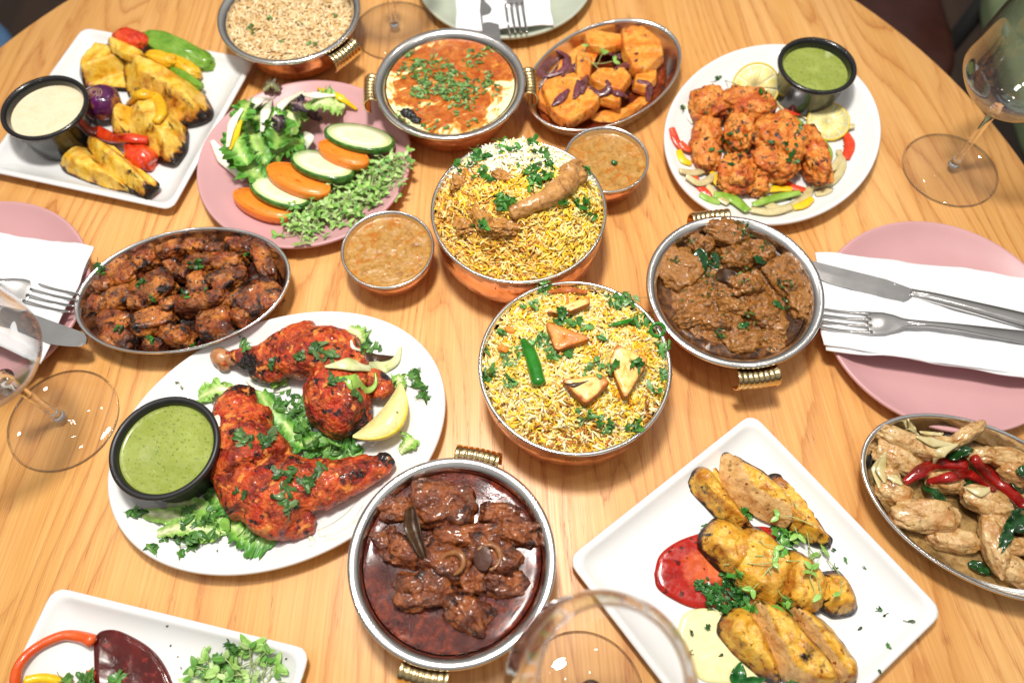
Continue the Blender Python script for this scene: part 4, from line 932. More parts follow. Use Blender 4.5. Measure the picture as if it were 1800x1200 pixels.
# chicken biryani
def hA(x, y):
    r = np.sqrt(x*x+y*y)/.0735; h = .062+.040*np.clip(1-np.clip(r, 0, 1.1)**2.4, -.2, 1)
    h += .010*np.exp(-((x-.0)**2+(y-.035)**2)/.0011)
    h -= .013*np.exp(-((x+.018)**2+(y+.056)**2)/.00035)+.006*np.exp(-((x+.045)**2+(y+.035)**2)/.0004)
    return h+.0030*fbm(np.c_[x*75, y*75, np.full(len(x), 3.3)], 2)
def cA_(x, y, rs, lay):
    n = len(x); f = perlin(np.c_[x*38, y*38, np.full(n, 1.)])*.45
    white = pick(rs, n, ['#faf4e0', '#f4ecd0', '#f4ea9c', '#f3d84a'], [8, 4, 1.2, .8])
    yel = pick(rs, n, ['#edc840', '#e2ae38', '#f0dc84', '#ecd89c', '#f2cc24'], [3, 2, 3, 3, 2])
    brn = pick(rs, n, ['#c98a34', '#d8a048', '#b87828', '#e2b458', '#e8c67c'], [3, 3, 1.5, 3, 2])
    w = np.clip(((y+.004)*60-np.abs(x+.014)*12+f), 0, 1); b = np.clip((-.004-y)*14-(x-.0)*22+f*1.4-.05, 0, .55)
    u = rs.rand(n); out = yel.copy(); out[u < w] = white[u < w]; k = u < b; out[k] = brn[k]; return out
rice('biryani_rice', 'golden and white biryani rice mounded high in the copper handi with a drumstick', cA, .0735, hA, 5600, 5, cA_, reg='A')
def hB(x, y):
    r = np.sqrt(x*x+y*y)/.0725; h = .0555+.015*np.clip(1-np.clip(r, 0, 1.1)**2.6, -.6, 1)
    h -= .006*np.exp(-((y+.066)**2)/.0004)
    return h+.0034*fbm(np.c_[x*75, y*75, np.full(len(x), 8.3)], 2)
def cB_(x, y, rs, lay):
    n = len(x); f = perlin(np.c_[x*45, y*45, np.full(n, 5.)]); g = perlin(np.c_[x*60, y*60, np.full(n, 9.)])
    out = pick(rs, n, ['#f2e8c2', '#ecdfac', '#e8d48c', '#eed04c', '#eac22c', '#d8ac50', '#e4c670'], [3, 3, 3, 3, 2, 2.4, 3])
    yel = pick(rs, n, ['#e8c020', '#e2a81c', '#e9d050', '#d98a24'], [3, 3, 2, 1.2]); u = rs.rand(n)*1.; k = u < np.clip(f*1.1, 0, .9); out[k] = yel[k]
    br = pick(rs, n, ['#96601c', '#b57a2a', '#a1651a', '#c87a24'], [2, 2, 1, 1]); k = u < np.clip(g*.7+(-y-.035)*8, 0, .7); out[k] = br[k]; return out
rice('biryani_rice', 'mixed white and yellow biryani rice around the paneer triangles', cB, .0725, hB, 5600, 6, cB_, reg='B')
def hP(x, y):
    r = np.sqrt(x*x+y*y)/.064; return .042+.007*np.clip(1-r**2, 0, 1)+.0018*perlin(np.c_[x*80, y*80, np.full(len(x), 18.3)])
def cP_(x, y, rs, lay):
    n = len(x); return pick(rs, n, ['#e6cda0', '#dcbc88', '#f0dfba', '#cda468', '#e0c494', '#b8905c'], [3, 3, 3, 2, 3, 1])
rice('pilau_rice', 'plain brownish pilau rice filling the kadai pot at the far edge', cP1, .064, hP, 4200, 7, cP_, bed='#b88c54', reg='P1')

# ================================================================ greens
def herb_leaf_mesh(size, seed, lobes=3):
    rs = np.random.RandomState(seed); n = 26; V = [(0, 0, 0)]; F = []
    rot = rs.rand()*6.28; cup = rs.uniform(-.5, .6); ph = rs.rand()*6.28
    for ring, s in ((0, .5), (1, 1.)):
        for k in range(n):
            a = 2*math.pi*k/n
            rr = .55+.45*abs(math.cos(a*lobes/2.))**.8 if math.cos(a/2) > .1 else .25
            rr *= 1+.16*math.sin(a*lobes*4+ph)+.1*rs.randn()*ring
            rr *= size*s; x, y = rr*math.cos(a), rr*math.sin(a)*.85
            V.append((x, y, cup*(rr*rr)/size+size*.12*math.sin(a*3+ph)*s))
    for k in range(n):
        k2 = (k+1) % n; F.append((0, 1+k, 1+k2)); F.append((1+k, 1+n+k, 1+n+k2, 1+k2))
    return np.array(V)@rotz(rot).T, F
HERB = ['#44752c', '#558a38', '#386828', '#6a9a48', '#4a7c38']
def herbs(name, label, key, spots, seed, size=.005, pal=HERB, per=1, spread=0., stem=.25, lift=.0008, kind='stuff', cat='herbs', shred=.35, tiltn=.5):
    """chopped herb pieces dropped round the pixel spots (u, v, spread px, count)"""
    rs = np.random.RandomState(seed); Vs = []; Fs = []; Cs = []; m = 0
    for u, v, sp, cnt in spots:
        for k in range(cnt):
            a, r = rs.rand()*6.283, sp*math.sqrt(rs.rand()); p, n = hit(u+r*math.cos(a), v+r*math.sin(a)*.85, key)
            s = size*rs.uniform(.55, 1.25); q = rs.rand()
            if q < shred:
                L = s*rs.uniform(1., 2.); vv, ff = leaf_mesh(L, s*.6, .2, .4, k+seed, 6, 3); vv[:, 0] -= L/2
            else: vv, ff = herb_leaf_mesh(s, rs.randint(1e6))
            if rs.rand() < stem:
                L = s*rs.uniform(1, 2.2); t, tf = tube([(0, 0, 0), (L*.5, L*.12, .0005), (L, 0, .0002)], .00028, 4, 5); vv, ff = join([(vv, ff), (t, tf)])
            nn = n+rs.normal(size=3)*tiltn*.5; nn[2] = abs(nn[2])+.2; R = frame(nn, rs.rand()*6.283)
            vv = vv@R.T+p+n*(lift+.0012*rs.rand()); c = np.array(H(pal[rs.randint(len(pal))])[:3])*rs.uniform(.75, 1.2)
            Vs.append(vv); Fs += [tuple(i+m for i in f) for f in ff]; m += len(vv); Cs.append(np.tile(c, (len(vv), 1)))
    V = np.vstack(Vs); o = mesh(name, V, Fs, M['herb'], col=np.clip(np.vstack(Cs), 0, 1), recalc=False); tag(o, label, cat, None, kind); return o
M['microleaf'] = leafmat('cress_leaf', ['#74ac44', '#92c05c', '#a6cc74'], None, .35, .15, .25, .25)
M['microstem'] = plain('cress_stem', H('#a9bf78'), .4, .1, sss=.2)
def cress_mesh(L, seed, leafs=2, ls=.006):
    rs = np.random.RandomState(seed); b = rs.uniform(-.5, .5, 2)
    pts = [(0, 0, 0), (L*.35, b[0]*L*.25, L*.06), (L*.7, b[1]*L*.25, L*.12), (L, 0, L*.12)]
    st = tube(pts, [.00045, .0004, .00035], 5, 10); lv = []
    for k in range(leafs):
        v, f = leaf_mesh(ls*rs.uniform(.8, 1.3), ls*.55, .15, .2, seed+k, 8, 5, tip=1.6); a = (.7+.3*rs.rand())*(1 if k % 2 else -1)*(1+.3*(k//2))
        v = v@rotz(a).T@roty(-.1).T+[L, 0, L*.12]; lv.append((v, f))
    return st, lv
def sprig(label, u0, v0, u1, v1, key, seed, leafs=2, ls=.0065, lift=.002, group=None):
    a, n = hit(u0, v0, key); b, n2 = hit(u1, v1, key); d = b-a; L = np.linalg.norm(d); d /= L; nn = np.array([0, 0, 1.]); nn -= d*(nn@d); nn /= np.linalg.norm(nn); R = np.c_[d, np.cross(nn, d), nn]
    (sv, sf), lv = cress_mesh(L, seed, leafs, ls); t = thing('cress_sprig', label, 'sprig', a, group)
    mesh('stem', sv@R.T+a+nn*lift, sf, M['microstem'], t)
    for v, f in lv: mesh('leaf', v@R.T+a+nn*lift, f, M['microleaf'], t)
def cress_heap(label, key, path, seed, n, spread, hgt=.012, ls=.006, name='cress_heap'):
    """path: pixel points along which the heap lies"""
    rs = np.random.RandomState(seed); Vs = []; Fs = []; Cs = []; m = 0; c = catmull([(u, v, 0) for u, v in path], 40)
    for k in range(n):
        q = c[rs.randint(40)]; a = rs.rand()*6.283; r = spread*math.sqrt(rs.rand()); u, v = q[0]+r*math.cos(a), q[1]+r*math.sin(a)*.8
        p, nn = hit(u, v, key); (sv, sf), lv = cress_mesh(rs.uniform(.007, .019), rs.randint(1e6), 2, ls*rs.uniform(.7, 1.2))
        R = rotz(rs.rand()*6.283)@roty(rs.uniform(-.5, .25)); h = hgt*rs.rand()*(1-(r/spread)**2*.8)
        for vv, ff, col in [(sv, sf, '#b3c587')]+[(x, y, ['#86b852', '#a0c86c', '#68a444', '#b4d488'][rs.randint(4)]) for x, y in lv]:
            vv = vv@R.T+p+[0, 0, h+.001]; Vs.append(vv); Fs += [tuple(i+m for i in f) for f in ff]; m += len(vv); Cs.append(np.tile(np.array(H(col)[:3])*rs.uniform(.8, 1.15), (len(vv), 1)))
    o = mesh(name, np.vstack(Vs), Fs, M['herb'], col=np.clip(np.vstack(Cs), 0, 1), recalc=False); tag(o, label, 'cress', None, 'stuff')
def lettuce_mesh(pts, wd, seed, frill=.004, rib='#dfe6b8', mid='#8fb54a', edge='#4c8a26', nu=58, nv=25, tip=.8, curl=.5):
    """frilly leaf along pts (world); wd half width; returns V,F,colours"""
    c = catmull(pts, nu); t = np.gradient(c, axis=0); t /= np.linalg.norm(t, axis=1)[:, None]; V = []; C = []; rs = np.random.RandomState(seed); ph = rs.rand(4)*6.28
    gi, gj = np.meshgrid(np.arange(nu), np.arange(nv), indexing='ij'); S_ = (gi/(nu-1)).ravel(); Q_ = (2*gj/(nv-1)-1).ravel(); D_ = np.where(Q_ > 0, 1., 7.)
    pn = lambda a, b, c_: perlin(np.c_[a, b, np.full(len(a), c_+seed*3.7)]).reshape(nu, nv)
    A1, A2, A3, A4, A5 = pn(S_*9, D_, 1.), pn(S_*22, D_, 4.), pn(S_*8+Q_*.6, D_, 9.), pn(S_*19, D_+Q_*2, 12.), pn(S_*10, Q_*3, 20.)
    cr, cm_, ce = [np.array(H(x)[:3]) for x in (rib, mid, edge)]
    for i in range(nu):
        s = i/(nu-1); s_ = np.cross([0, 0, 1], t[i]); s_ /= np.linalg.norm(s_)+1e-9; w = wd*(.25+.75*math.sin(math.pi*min(1, s*.62+.05)))*(1-max(0, (s-tip)/(1-tip+1e-6))**2*.7)
        for j in range(nv):
            q = 2*j/(nv-1)-1; e = abs(q)
            jag = 1+(.55*A1[i, j]+.35*A2[i, j])*max(0, (e-.6)/.4)*(.5+s)
            r = frill*(e**1.6)*(1.5*A3[i, j]+1.*A4[i, j])*(.5+s)
            p = c[i]+s_*w*q*jag+np.array([0, 0, 1])*(r+curl*w*e*e*(.6)); p = p+t[i]*r*.6
            V.append(p); f = min(1, e*1.1+s*.55); k = cr*(1-min(1, f*2))+cm_*min(1, f*2) if f < .5 else cm_*(1-(f-.5)*2)+ce*(f-.5)*2
            C.append(k*(1+.45*A5[i, j]))
    F = []
    for i in range(nu-1):
        for j in range(nv-1): a = i*nv+j; F.append((a, a+nv, a+nv+1, a+1))
    return np.array(V), F, np.clip(np.array(C), 0, 1)
def lettuce(label, pts_px, wd, seed, key, lift=.003, hs=None, name='lettuce_leaf', cat='lettuce', group=None, reg=None, **kw):
    w = []
    for i, (u, v) in enumerate(pts_px): p = hit(u, v, key)[0]; w.append(p+[0, 0, lift+(hs[i] if hs else 0)])
    V, F, C = lettuce_mesh(w, wd, seed, **kw); n = len(V)
    V = np.vstack([V, V-[0, 0, .0003]]); F = F+[tuple(i+n for i in f[::-1]) for f in F]; C = np.vstack([C, C])
    o = mesh(name, V, F, M['herb'], col=C, recalc=False, reg=reg); tag(o, label, cat, group); return o
PURP = dict(rib='#b9a99a', mid='#5b4650', edge='#2b1f2c')

# ================================================================ pink salad plate
zM = .0085
M['cucskin'] = food('cucumber_skin', ['#1f4a14', '#2f6420', '#578a3a'], rough=.25, coat=.4, nscale=220, bump=.2, sss=.05)
def cucflesh():
    k = MT('cucumber_flesh'); v = k.co(rand=False); ln = k.add('ShaderNodeVectorMath', operation='LENGTH'); k.l.new(v, ln.inputs[0])
    c = k.ramp(ln.outputs['Value'], [(.0, H('#e6e8bc')), (.008, H('#e9ebc6')), (.0135, H('#f2f3d8')), (.0152, H('#dbe6b0')), (.0166, H('#a3c46a'))])
    sd = k.math('MULTIPLY', k.ramp(k.vor(k.co((1, 1.7, 1), False), 260, 'F1'), [(.25, 1.), (.42, 0.)]), k.ramp(ln.outputs['Value'], [(.003, 0.), (.005, 1.), (.0095, 1.), (.0115, 0.)]))
    c = k.mix(k.math('MULTIPLY', sd, .55), c, H('#c9cf90')); k.set(col=c, rough=.22, coat=.4); k.ss(.3, .002, (.8, 1, .5)); k.bump(k.noise(v, 300, 3), .25, .0008); return k.m
M['cucflesh'] = cucflesh()
M['carrot'] = food('carrot', ['#ea7a1a', '#f48a2a', '#f08022'], rough=.35, coat=.1, nscale=50, bump=.35, bscale=350, sss=.25, speck='#c45c10', sthr=(.62, .70), sscale=200)
def slice_disc(name, label, cat, u, v, z, ru, ang, ratio, th, skin, flesh, tilt=(0, 0), R0=.0182, reg='Ms'):
    J = jac(u, v, z); a = math.radians(ang); d = J@np.array([math.cos(a), math.sin(a)]); yaw = math.atan2(d[1], d[0]); s = ru*np.linalg.norm(d)/R0
    p = P3(u, v, z); t = thing(name, label, cat, p); Rm = rotz(yaw)@rotx(tilt[0])@roty(tilt[1]); t.rotation_euler = Matrix(Rm.tolist()).to_euler(); t.scale = (s, s*ratio, 1)
    n = 72; h = th/2
    def ring(prof, outl=None): return lathe(prof, n, (0, 0, 0))
    v1, f1 = ring([(0, h), (R0*.5, h+.0001), (R0*.915, h), (R0*.915, -h), (0, -h)]); v2, f2 = ring([(R0*.915, h-.0002), (R0*.945, h), (R0*.985, h-.0003), (R0, h-.001), (R0, -h+.001), (R0*.97, -h), (R0*.93, -h+.0002)])
    for nm, vv, ff, mt in (('flesh', v1, f1, flesh), ('peel', v2, f2, skin)):
        m = bpy.data.meshes.new(nm); m.from_pydata(vv.tolist(), [], ff); m.materials.append(mt); m.polygons.foreach_set('use_smooth', np.ones(len(m.polygons), bool))
        o = bpy.data.objects.new(nm, m); COL.objects.link(o); o.parent = t
        w = vv*[s, s*ratio, 1]; w = w@Rm.T+p; REG.setdefault(reg, []).append((w, ff)); _BV.pop(reg, None)

# lettuce under, then slices over it
zl = [([(415, 215), (450, 250), (470, 300)], .016, 1), ([(440, 205), (480, 235), (530, 260)], .017, 2), ([(430, 270), (440, 310), (470, 330)], .015, 3), ([(500, 260), (520, 220), (540, 190)], .016, 4), ([(455, 180), (440, 215), (420, 240)], .012, 5), ([(540, 200), (575, 205), (610, 200)], .014, 6), ([(480, 290), (510, 270), (545, 255)], .015, 7), ([(430, 240), (425, 270), (440, 300)], .013, 8), ([(470, 215), (500, 240), (490, 275)], .014, 9)]
zlab = ['dark green frilly lettuce leaf at the left of the salad', 'frilly lettuce leaf across the middle of the salad', 'frilly lettuce leaf above the lowest cucumber slice', 'pale lettuce leaf beside the purple leaf', 'small lettuce leaf at the far left of the salad', 'pale lettuce leaf by the far cucumber slice', 'lettuce leaf touching the middle cucumber slice', 'low dark lettuce leaf beside the white radish wedge', 'ruffled lettuce leaf on top of the salad heap']
for i, ((pts, w, sd), lb) in enumerate(zip(zl, zlab)):
    pale = i in (3, 5); lettuce(lb, pts, w, sd, 'Ms', .004+.002*(i % 3), [0, .010+.002*(i % 3), .002], frill=.0052, group='lettuce leaves on the salad plate', reg='Ms', **(dict(rib='#eef2d4', mid='#cfe09a', edge='#9cc465') if pale else dict(rib='#cddc98', mid='#a3c860', edge='#5c9a3a')))
lettuce('purple black salad leaf at the far side of the salad', [(510, 185), (535, 200), (560, 220)], .010, 31, 'Ms', .004, [0, .008, .002], frill=.004, **PURP)
lettuce('small dark purple salad leaf beside the white onion wedge', [(482, 210), (495, 225), (490, 240)], .007, 32, 'Ms', .004, [0, .006, .002], frill=.003, **PURP)
lettuce('small reddish salad leaf at the far rim of the salad', [(465, 165), (480, 160), (495, 168)], .007, 33, 'Ms', .004, [0, .004, .002], frill=.003, rib='#b8b08a', mid='#7c7f50', edge='#5c4f3c')
M['rawonion'] = food('raw_onion', ['#e6e9d2', '#f1f2e2', '#dde5c2'], rough=.25, coat=.3, nscale=45, bump=.2, bscale=200, sss=.4)
M['yellowpepper'] = food('yellow_pepper', ['#e8b80c', '#f2c81c', '#eec028'], rough=.22, coat=.4, nscale=60, bump=.2, sss=.25)
M['redpepper'] = food('red_pepper', ['#c22c12', '#dd4420', '#e0582c'], rough=.22, coat=.4, nscale=60, bump=.25, sss=.2)
M['greenpepper'] = food('green_pepper', ['#6f9a2a', '#8cb445', '#a5c765'], rough=.22, coat=.4, nscale=60, bump=.25, sss=.25)
WB = 'white onion wedges in the salad'
for pts, r, w, lb in [([(375, 252), (398, 285), (432, 318)], [.0022, .0032, .0026], [1.2, 2.4, 1.6], 'white radish wedge lying on the pink rim left of the lettuce'), ([(402, 262), (412, 225), (428, 195)], [.0014, .0022, .0012], [1.4, 2.2, 1.6], 'pale onion strip at the left edge of the salad'), ([(462, 235), (470, 205), (478, 180)], [.0016, .0026, .0014], [1.2, 2.2, 1.2], 'white onion wedge on the far side of the lettuce'), ([(480, 225), (500, 190), (535, 165)], [.0012, .0022, .0014], [1.4, 2.4, 1.4], 'long curved white onion slice at the far side of the salad'), ([(440, 210), (455, 185), (478, 178)], [.0014, .0024, .0014], [1.4, 2.6, 1.4], 'pale lemon coloured onion slice near the far rim'), ([(520, 168), (555, 175), (590, 172)], [.001, .002, .001], [1.5, 2.4, 1.5], 'white onion slice behind the purple leaf'), ([(535, 235), (545, 250), (535, 275)], [.001, .002, .001], [1.5, 3, 1.5], 'pale lettuce rib beside the middle cucumber slice')]:
    strip('onion_wedge', lb, 'onion', pts, r, M['rawonion'], w, 'Ms', lift=.003, n=12, group=WB, dz=[0, .003, 0])
for pts, lb in [([(560, 158), (595, 172), (628, 195)], 'yellow pepper strip at the far right of the salad'), ([(405, 265), (415, 240), (425, 215)], 'yellow pepper strip between the radish wedge and the lettuce'), ([(495, 195), (510, 180), (520, 172)], 'small yellow pepper piece behind the onion slice')]:
    strip('pepper_strip', lb, 'pepper', pts, [.0012, .0022, .0012], M['yellowpepper'], [1.5, 2, 1.5], 'Ms', lift=.002, n=10)
SD = [('carrot_slice', 'lowest carrot slice, lying on the pink plate beside the cress', 462, 361, .0125, 54, 24, .46, .0085, -.25, 'c'), ('cucumber_slice', 'lowest cucumber slice, between the two lower carrot slices', 493, 338, .0165, 54, 24, .60, .0062, -.34, 'k'), ('carrot_slice', 'widest carrot slice, overlapping the lowest cucumber slice', 525, 318, .0205, 58, 24, .48, .0085, -.25, 'c'), ('cucumber_slice', 'middle cucumber slice with a thick striped green edge', 567, 292, .0215, 56, 20, .62, .0068, -.36, 'k'), ('carrot_slice', 'short carrot slice behind the middle cucumber slice', 604, 272, .0235, 46, 24, .50, .0080, -.25, 'c'), ('cucumber_slice', 'farthest and largest cucumber slice at the right of the salad', 632, 243, .0225, 62, 14, .60, .0062, -.34, 'k')]
for nm, lb, u, v, z, ru, an, ra, th, tl, kd in SD:
    if kd == 'k': slice_disc(nm, lb, 'cucumber', u, v, z, ru, an, ra, th, M['cucskin'], M['cucflesh'], (tl, 0))
    else: slice_disc(nm, lb, 'carrot', u, v, z, ru, an, ra, th, M['carrot'], M['carrot'], (tl, 0))
cress_heap('heap of pale green cress along the near side of the salad plate', 'Ms', [(520, 398), (560, 385), (610, 360), (650, 330), (690, 300)], 3, 330, 34, .012, .0062)
sprig('cress sprig hanging over the near rim of the pink salad plate', 528, 405, 526, 436, 'Ms', 5, 1)
sprig('loose cress sprig reaching towards the biryani at the rim of the salad plate', 690, 300, 720, 268, 'Ms', 8, 2)
herbs('coriander_bits', 'few coriander bits on the white radish wedge', 'Ms', [(385, 275, 6, 3), (412, 300, 4, 2)], 4, .0035)

# ================================================================ square plate of charred pineapple and peppers
z1 = lambda u, v: (u/2.79, v/2.79)
zt = lambda L: [(100+u/3.871, 40+v/3.871) for u, v in L]
M['pine2'] = food('grilled_pineapple_cut', ['#cf9012', '#e8b634', '#f0cc60', '#d89c18'], dark='#1c0f08', dthr=(.63, .78), dscale=90, nscale=70, rough=.3, coat=.2, bump=.7, bscale=260, bdist=.0012, sss=.15, mid='#a85412', dw=1.35)
PN = [([(170, 330), (215, 260), (320, 150), (370, 120), (430, 200), (560, 230), (600, 260), (480, 300), (480, 420), (330, 410), (200, 410)], .008, .020, [2.2]*11, 'upright charred pineapple wedge at the far left corner of the food', .3), ([(355, 135), (400, 115), (560, 185), (610, 250), (540, 285), (380, 205)], .026, .009, [1.8]*6, 'pale pineapple slab lying below the red pepper', .1), ([(455, 260), (490, 225), (640, 280), (800, 350), (960, 450), (1020, 560), (1000, 620), (830, 650), (650, 560), (500, 480)], .009, .028, [1.2, 2.4, 2.4, 2.4, 1.4, 1.4, 1.6, 1.15, 1.15, 1.15], 'long pineapple wedge with a black left tip', .2), ([(500, 570), (560, 510), (680, 500), (790, 620), (860, 710), (850, 830), (780, 925), (690, 905), (540, 780), (480, 700)], .008, .026, [1.4, 2.4, 2.4, 2.2, 2.2, 1.3, 1.3, 1.3, 1.1, 1.1], 'broad pineapple wedge with a blackened near tip', .25), ([(365, 640), (430, 565), (505, 570), (500, 690), (470, 750), (380, 745)], .008, .020, [1.8]*6, 'rounded pineapple lobe beside the red pepper strip', .2), ([(40, 965), (110, 890), (210, 840), (330, 960), (480, 1080), (575, 1165), (420, 1135), (250, 1085), (70, 1005)], .008, .016, [1.6]*9, 'near pineapple wedge lying flat with brown edges', .3), ([(205, 835), (250, 795), (390, 835), (480, 930), (600, 1015), (670, 1075), (590, 1170), (480, 1110), (320, 1000)], .013, .018, [1.8, 2.6, 2.6, 2.6, 2.2, 1.6, 1.2, 1.2, 1.3], 'near pineapple wedge leaning on the flat one, tip black', .3)]
for i, (px, z0, hm, sl, lb, un) in enumerate(PN):
    facet('pineapple_wedge', lb, 'pineapple', zt(px), z0, hm, M['pine2'], 11+i, sl, 'charred pineapple wedges', 'T', und=un, kchar=.6, grow=1.14, rough=.0007, ang=-.7)
M['gpep'] = food('blistered_green_pepper', ['#4d7d16', '#6c9a28', '#7fa53a'], dark='#3a2c10', dthr=(.62, .74), rough=.2, coat=.5, nscale=70, bump=.4, bscale=120, sss=.1)
M['ypep'] = food('charred_yellow_pepper', ['#d89a10', '#eab41c', '#e0a41a'], dark='#4a2410', dthr=(.60, .72), rough=.22, coat=.4, nscale=70, bump=.4, sss=.15)
M['rpep'] = food('roast_red_pepper', ['#b8240e', '#d63c16', '#de5a26'], dark='#5a140a', dthr=(.62, .75), rough=.2, coat=.5, nscale=70, bump=.4, sss=.15)
for i, (u, v, ru, rv, an, z, hz, mt, lb) in enumerate([(640, 195, 80, 42, 12, .029, .009, 'rpep', 'red pepper piece at the far end of the pineapple'), (872, 250, 168, 52, 18, .019, .010, 'gpep', 'green pepper piece with blistered skin at the far right'), (890, 325, 100, 36, 28, .018, .009, 'ypep', 'charred yellow pepper piece below the green pepper'), (785, 290, 80, 34, 14, .026, .008, 'ypep', 'yellow pepper curve behind the long wedge'), (905, 385, 110, 26, 32, .018, .008, 'gpep', 'narrow charred green pepper strip beside the long wedge'), (690, 765, 72, 66, 40, .016, .012, 'rpep', 'red pepper cup beside the broad pineapple wedge')]):
    x, y = z1(u, v); piece('pepper_piece', lb, 'pepper', x, y, z-.003, ru/2.79, rv/2.79*1.1, an, hz, M[mt], 700+i, 'roast pepper pieces with the pineapple', 2.5, .14, 1.3, 5, .0003, .2, reg='T', kchar=.4)
strip('pepper_strip', 'long red pepper strip curving between ramekin and red pepper cup', 'pepper', [z1(395, 622), (167, 232), z1(560, 690), z1(640, 690), z1(730, 700)], [.0022, .004, .0038, .003], M['rpep'], 1.7, 'T', lift=.004, n=14, m=34)
strip('pepper_ring', 'yellow pepper curl on the broad pineapple wedge', 'pepper', [z1(640, 520), z1(690, 475), z1(770, 490), z1(800, 560), z1(770, 610)], [.003, .0042, .0042, .003], M['ypep'], 1.4, 'T', lift=.003, n=14, m=34)
# purple onion half with its root rings showing
t = thing('purple_onion', 'roasted purple onion half with ring marks, touching the glossy ramekin', 'onion', P3(180, 182, .008))
k_ = MT('purple_onion_skin'); v_ = k_.co(rand=False); k_.set(col=k_.mix(k_.ramp(k_.noise(v_, 60, 4, .6), [(.52, 0.), (.62, .8)]), k_.ramp(k_.noise(v_, 90, 4), [(.3, H('#3d1238')), (.6, H('#5e1f57')), (.75, H('#7a3a6c'))]), H('#a26824')), rough=.16, coat=.6); k_.bump(k_.noise(v_, 120, 4), .3, .001); M['ponskin'] = k_.m
V, F, at = blob(P3(180, 180, .024), (.0185, .0185, .0165), rotz(.5), 77, .05, 1.3, 5, 2.2, .0002); mesh('onion_skin', V, F, M['ponskin'], t, reg='T')
M['onring'] = food('onion_ring', ['#8d6a52', '#b08a66', '#7c4a50'], rough=.25, coat=.3, sss=.1)
for q, rr_ in ((0, .0030), (1, .0052), (2, .0075)):
    p, n = hit(165, 163, 'T'); R = frame(n, 0); pts = []
    for a in np.linspace(0, 6.2832, 30): w = R@np.array([rr_*math.cos(a), rr_*.9*math.sin(a), 0])+p; dd, _ = (w, 0); pts.append(w-n*(rr_**2)/.036+n*.0003)
    v, f = tube(pts, .0006, 6, 30, up=tuple(n), raw=True); mesh('onion_ring', v, f, M['onring'], t)

# ================================================================ tandoori chunk plate
M['tikka'] = food('orange_tandoori_chicken', ['#c66420', '#dd842c', '#e8a04a', '#cf6c22'], dark='#2c120a', dthr=(.56, .65), dscale=95, nscale=60, rough=.42, coat=.1, bump=1., bscale=330, bdist=.0020, sss=.12, mid='#b8480f', speck='#33300f', sthr=(.64, .69), sscale=210)
zk = lambda u, v: (1160+u/2.79, v/2.79)
def band(label, name, cat, pts, mat, r=.0016, w=3., dzz=None, lift=.0012, group=None, key='K'):
    strip(name, label, cat, pts, [r*.7, r*.85, r*.85, r*.7], mat, [w*.9, w, w, w*.9], key, lift=lift, n=10, group=group, dz=dzz, m=26)
ST = [('rawonion', [(130, 520), (140, 570), (165, 610)], 'white onion curl left of the far orange chunk'), ('redpepper', [(55, 640), (75, 700), (110, 745)], 'thin red pepper strip at the left rim'), ('redpepper', [(95, 715), (125, 745), (165, 750)], 'red pepper strip pointing at the lower left chunk'), ('yellowpepper', [(90, 745), (110, 790), (150, 810)], 'yellow pepper strip at the left of the plate'), ('onion', [(95, 850), (160, 860), (230, 840)], 'white onion slice at the lower left of the plate'), ('onion', [(125, 880), (190, 915), (255, 880), (260, 820)], 'onion loop left of the nearest chunk'), ('redpepper', [(165, 870), (200, 930), (255, 970)], 'red pepper strip under the onion loop'), ('onion', [(225, 915), (270, 970), (330, 1010)], 'onion strip leading to the near green pepper'), ('greenpepper', [(260, 970), (350, 990), (425, 1050)], 'wide green pepper strip at the near rim'), ('greenpepper', [(195, 960), (240, 985), (290, 1000)], 'green pepper strip at the lower left rim'), ('yellowpepper', [(520, 945), (580, 935), (640, 940)], 'yellow pepper strip below the dark front chunk'), ('greenpepper', [(450, 1020), (560, 985), (680, 960)], 'long thin green pepper strip at the near side'), ('onion', [(495, 930), (520, 1000), (600, 1035), (700, 990), (735, 930)], 'large curved onion slice at the near side'), ('yellowpepper', [(650, 1030), (700, 1015), (740, 985)], 'yellow pepper strip at the near right rim'), ('onion', [(540, 880), (520, 930), (500, 970)], 'translucent onion piece below the central chunks'), ('redpepper', [(600, 890), (650, 925), (710, 940)], 'red pepper strip under the right chunk'), ('onion', [(745, 930), (840, 900), (890, 820), (870, 750)], 'long onion arc round the right of the chunks'), ('onion', [(800, 860), (850, 830), (880, 780)], 'inner onion arc at the right of the chunks'), ('greenpepper', [(800, 700), (825, 760), (810, 820)], 'green pepper strip right of the dark edged chunk'), ('redpepper', [(905, 665), (925, 720), (905, 790)], 'broad red pepper strip at the right of the plate'), ('onion', [(830, 650), (890, 640), (945, 635)], 'pale onion strip beside the lower lemon slice'), ('onion', [(560, 470), (600, 530), (640, 570)], 'onion strip in front of the ramekin'), ('redpepper', [(590, 490), (620, 540), (640, 560)], 'red pepper strip in front of the ramekin'), ('redpepper', [(610, 572), (650, 572), (760, 560)], 'red pepper strip above the lower lemon slice'), ('onion', [(640, 540), (700, 570), (740, 600)], 'onion slice on the lower lemon slice'), ('greenpepper', [(650, 590), (680, 620), (700, 650)], 'green pepper strip behind the central chunks'), ('onion', [(440, 1045), (540, 1055), (640, 1030)], 'flat onion strip at the near rim'), ('onion', [(760, 960), (800, 950), (835, 935)], 'small onion slice at the lower right'), ('greenpepper', [(780, 880), (820, 900), (840, 880)], 'green pepper bit between the onion arcs'), ('yellowpepper', [(250, 860), (270, 900), (285, 930)], 'yellow pepper strip beside the nearest chunk')]
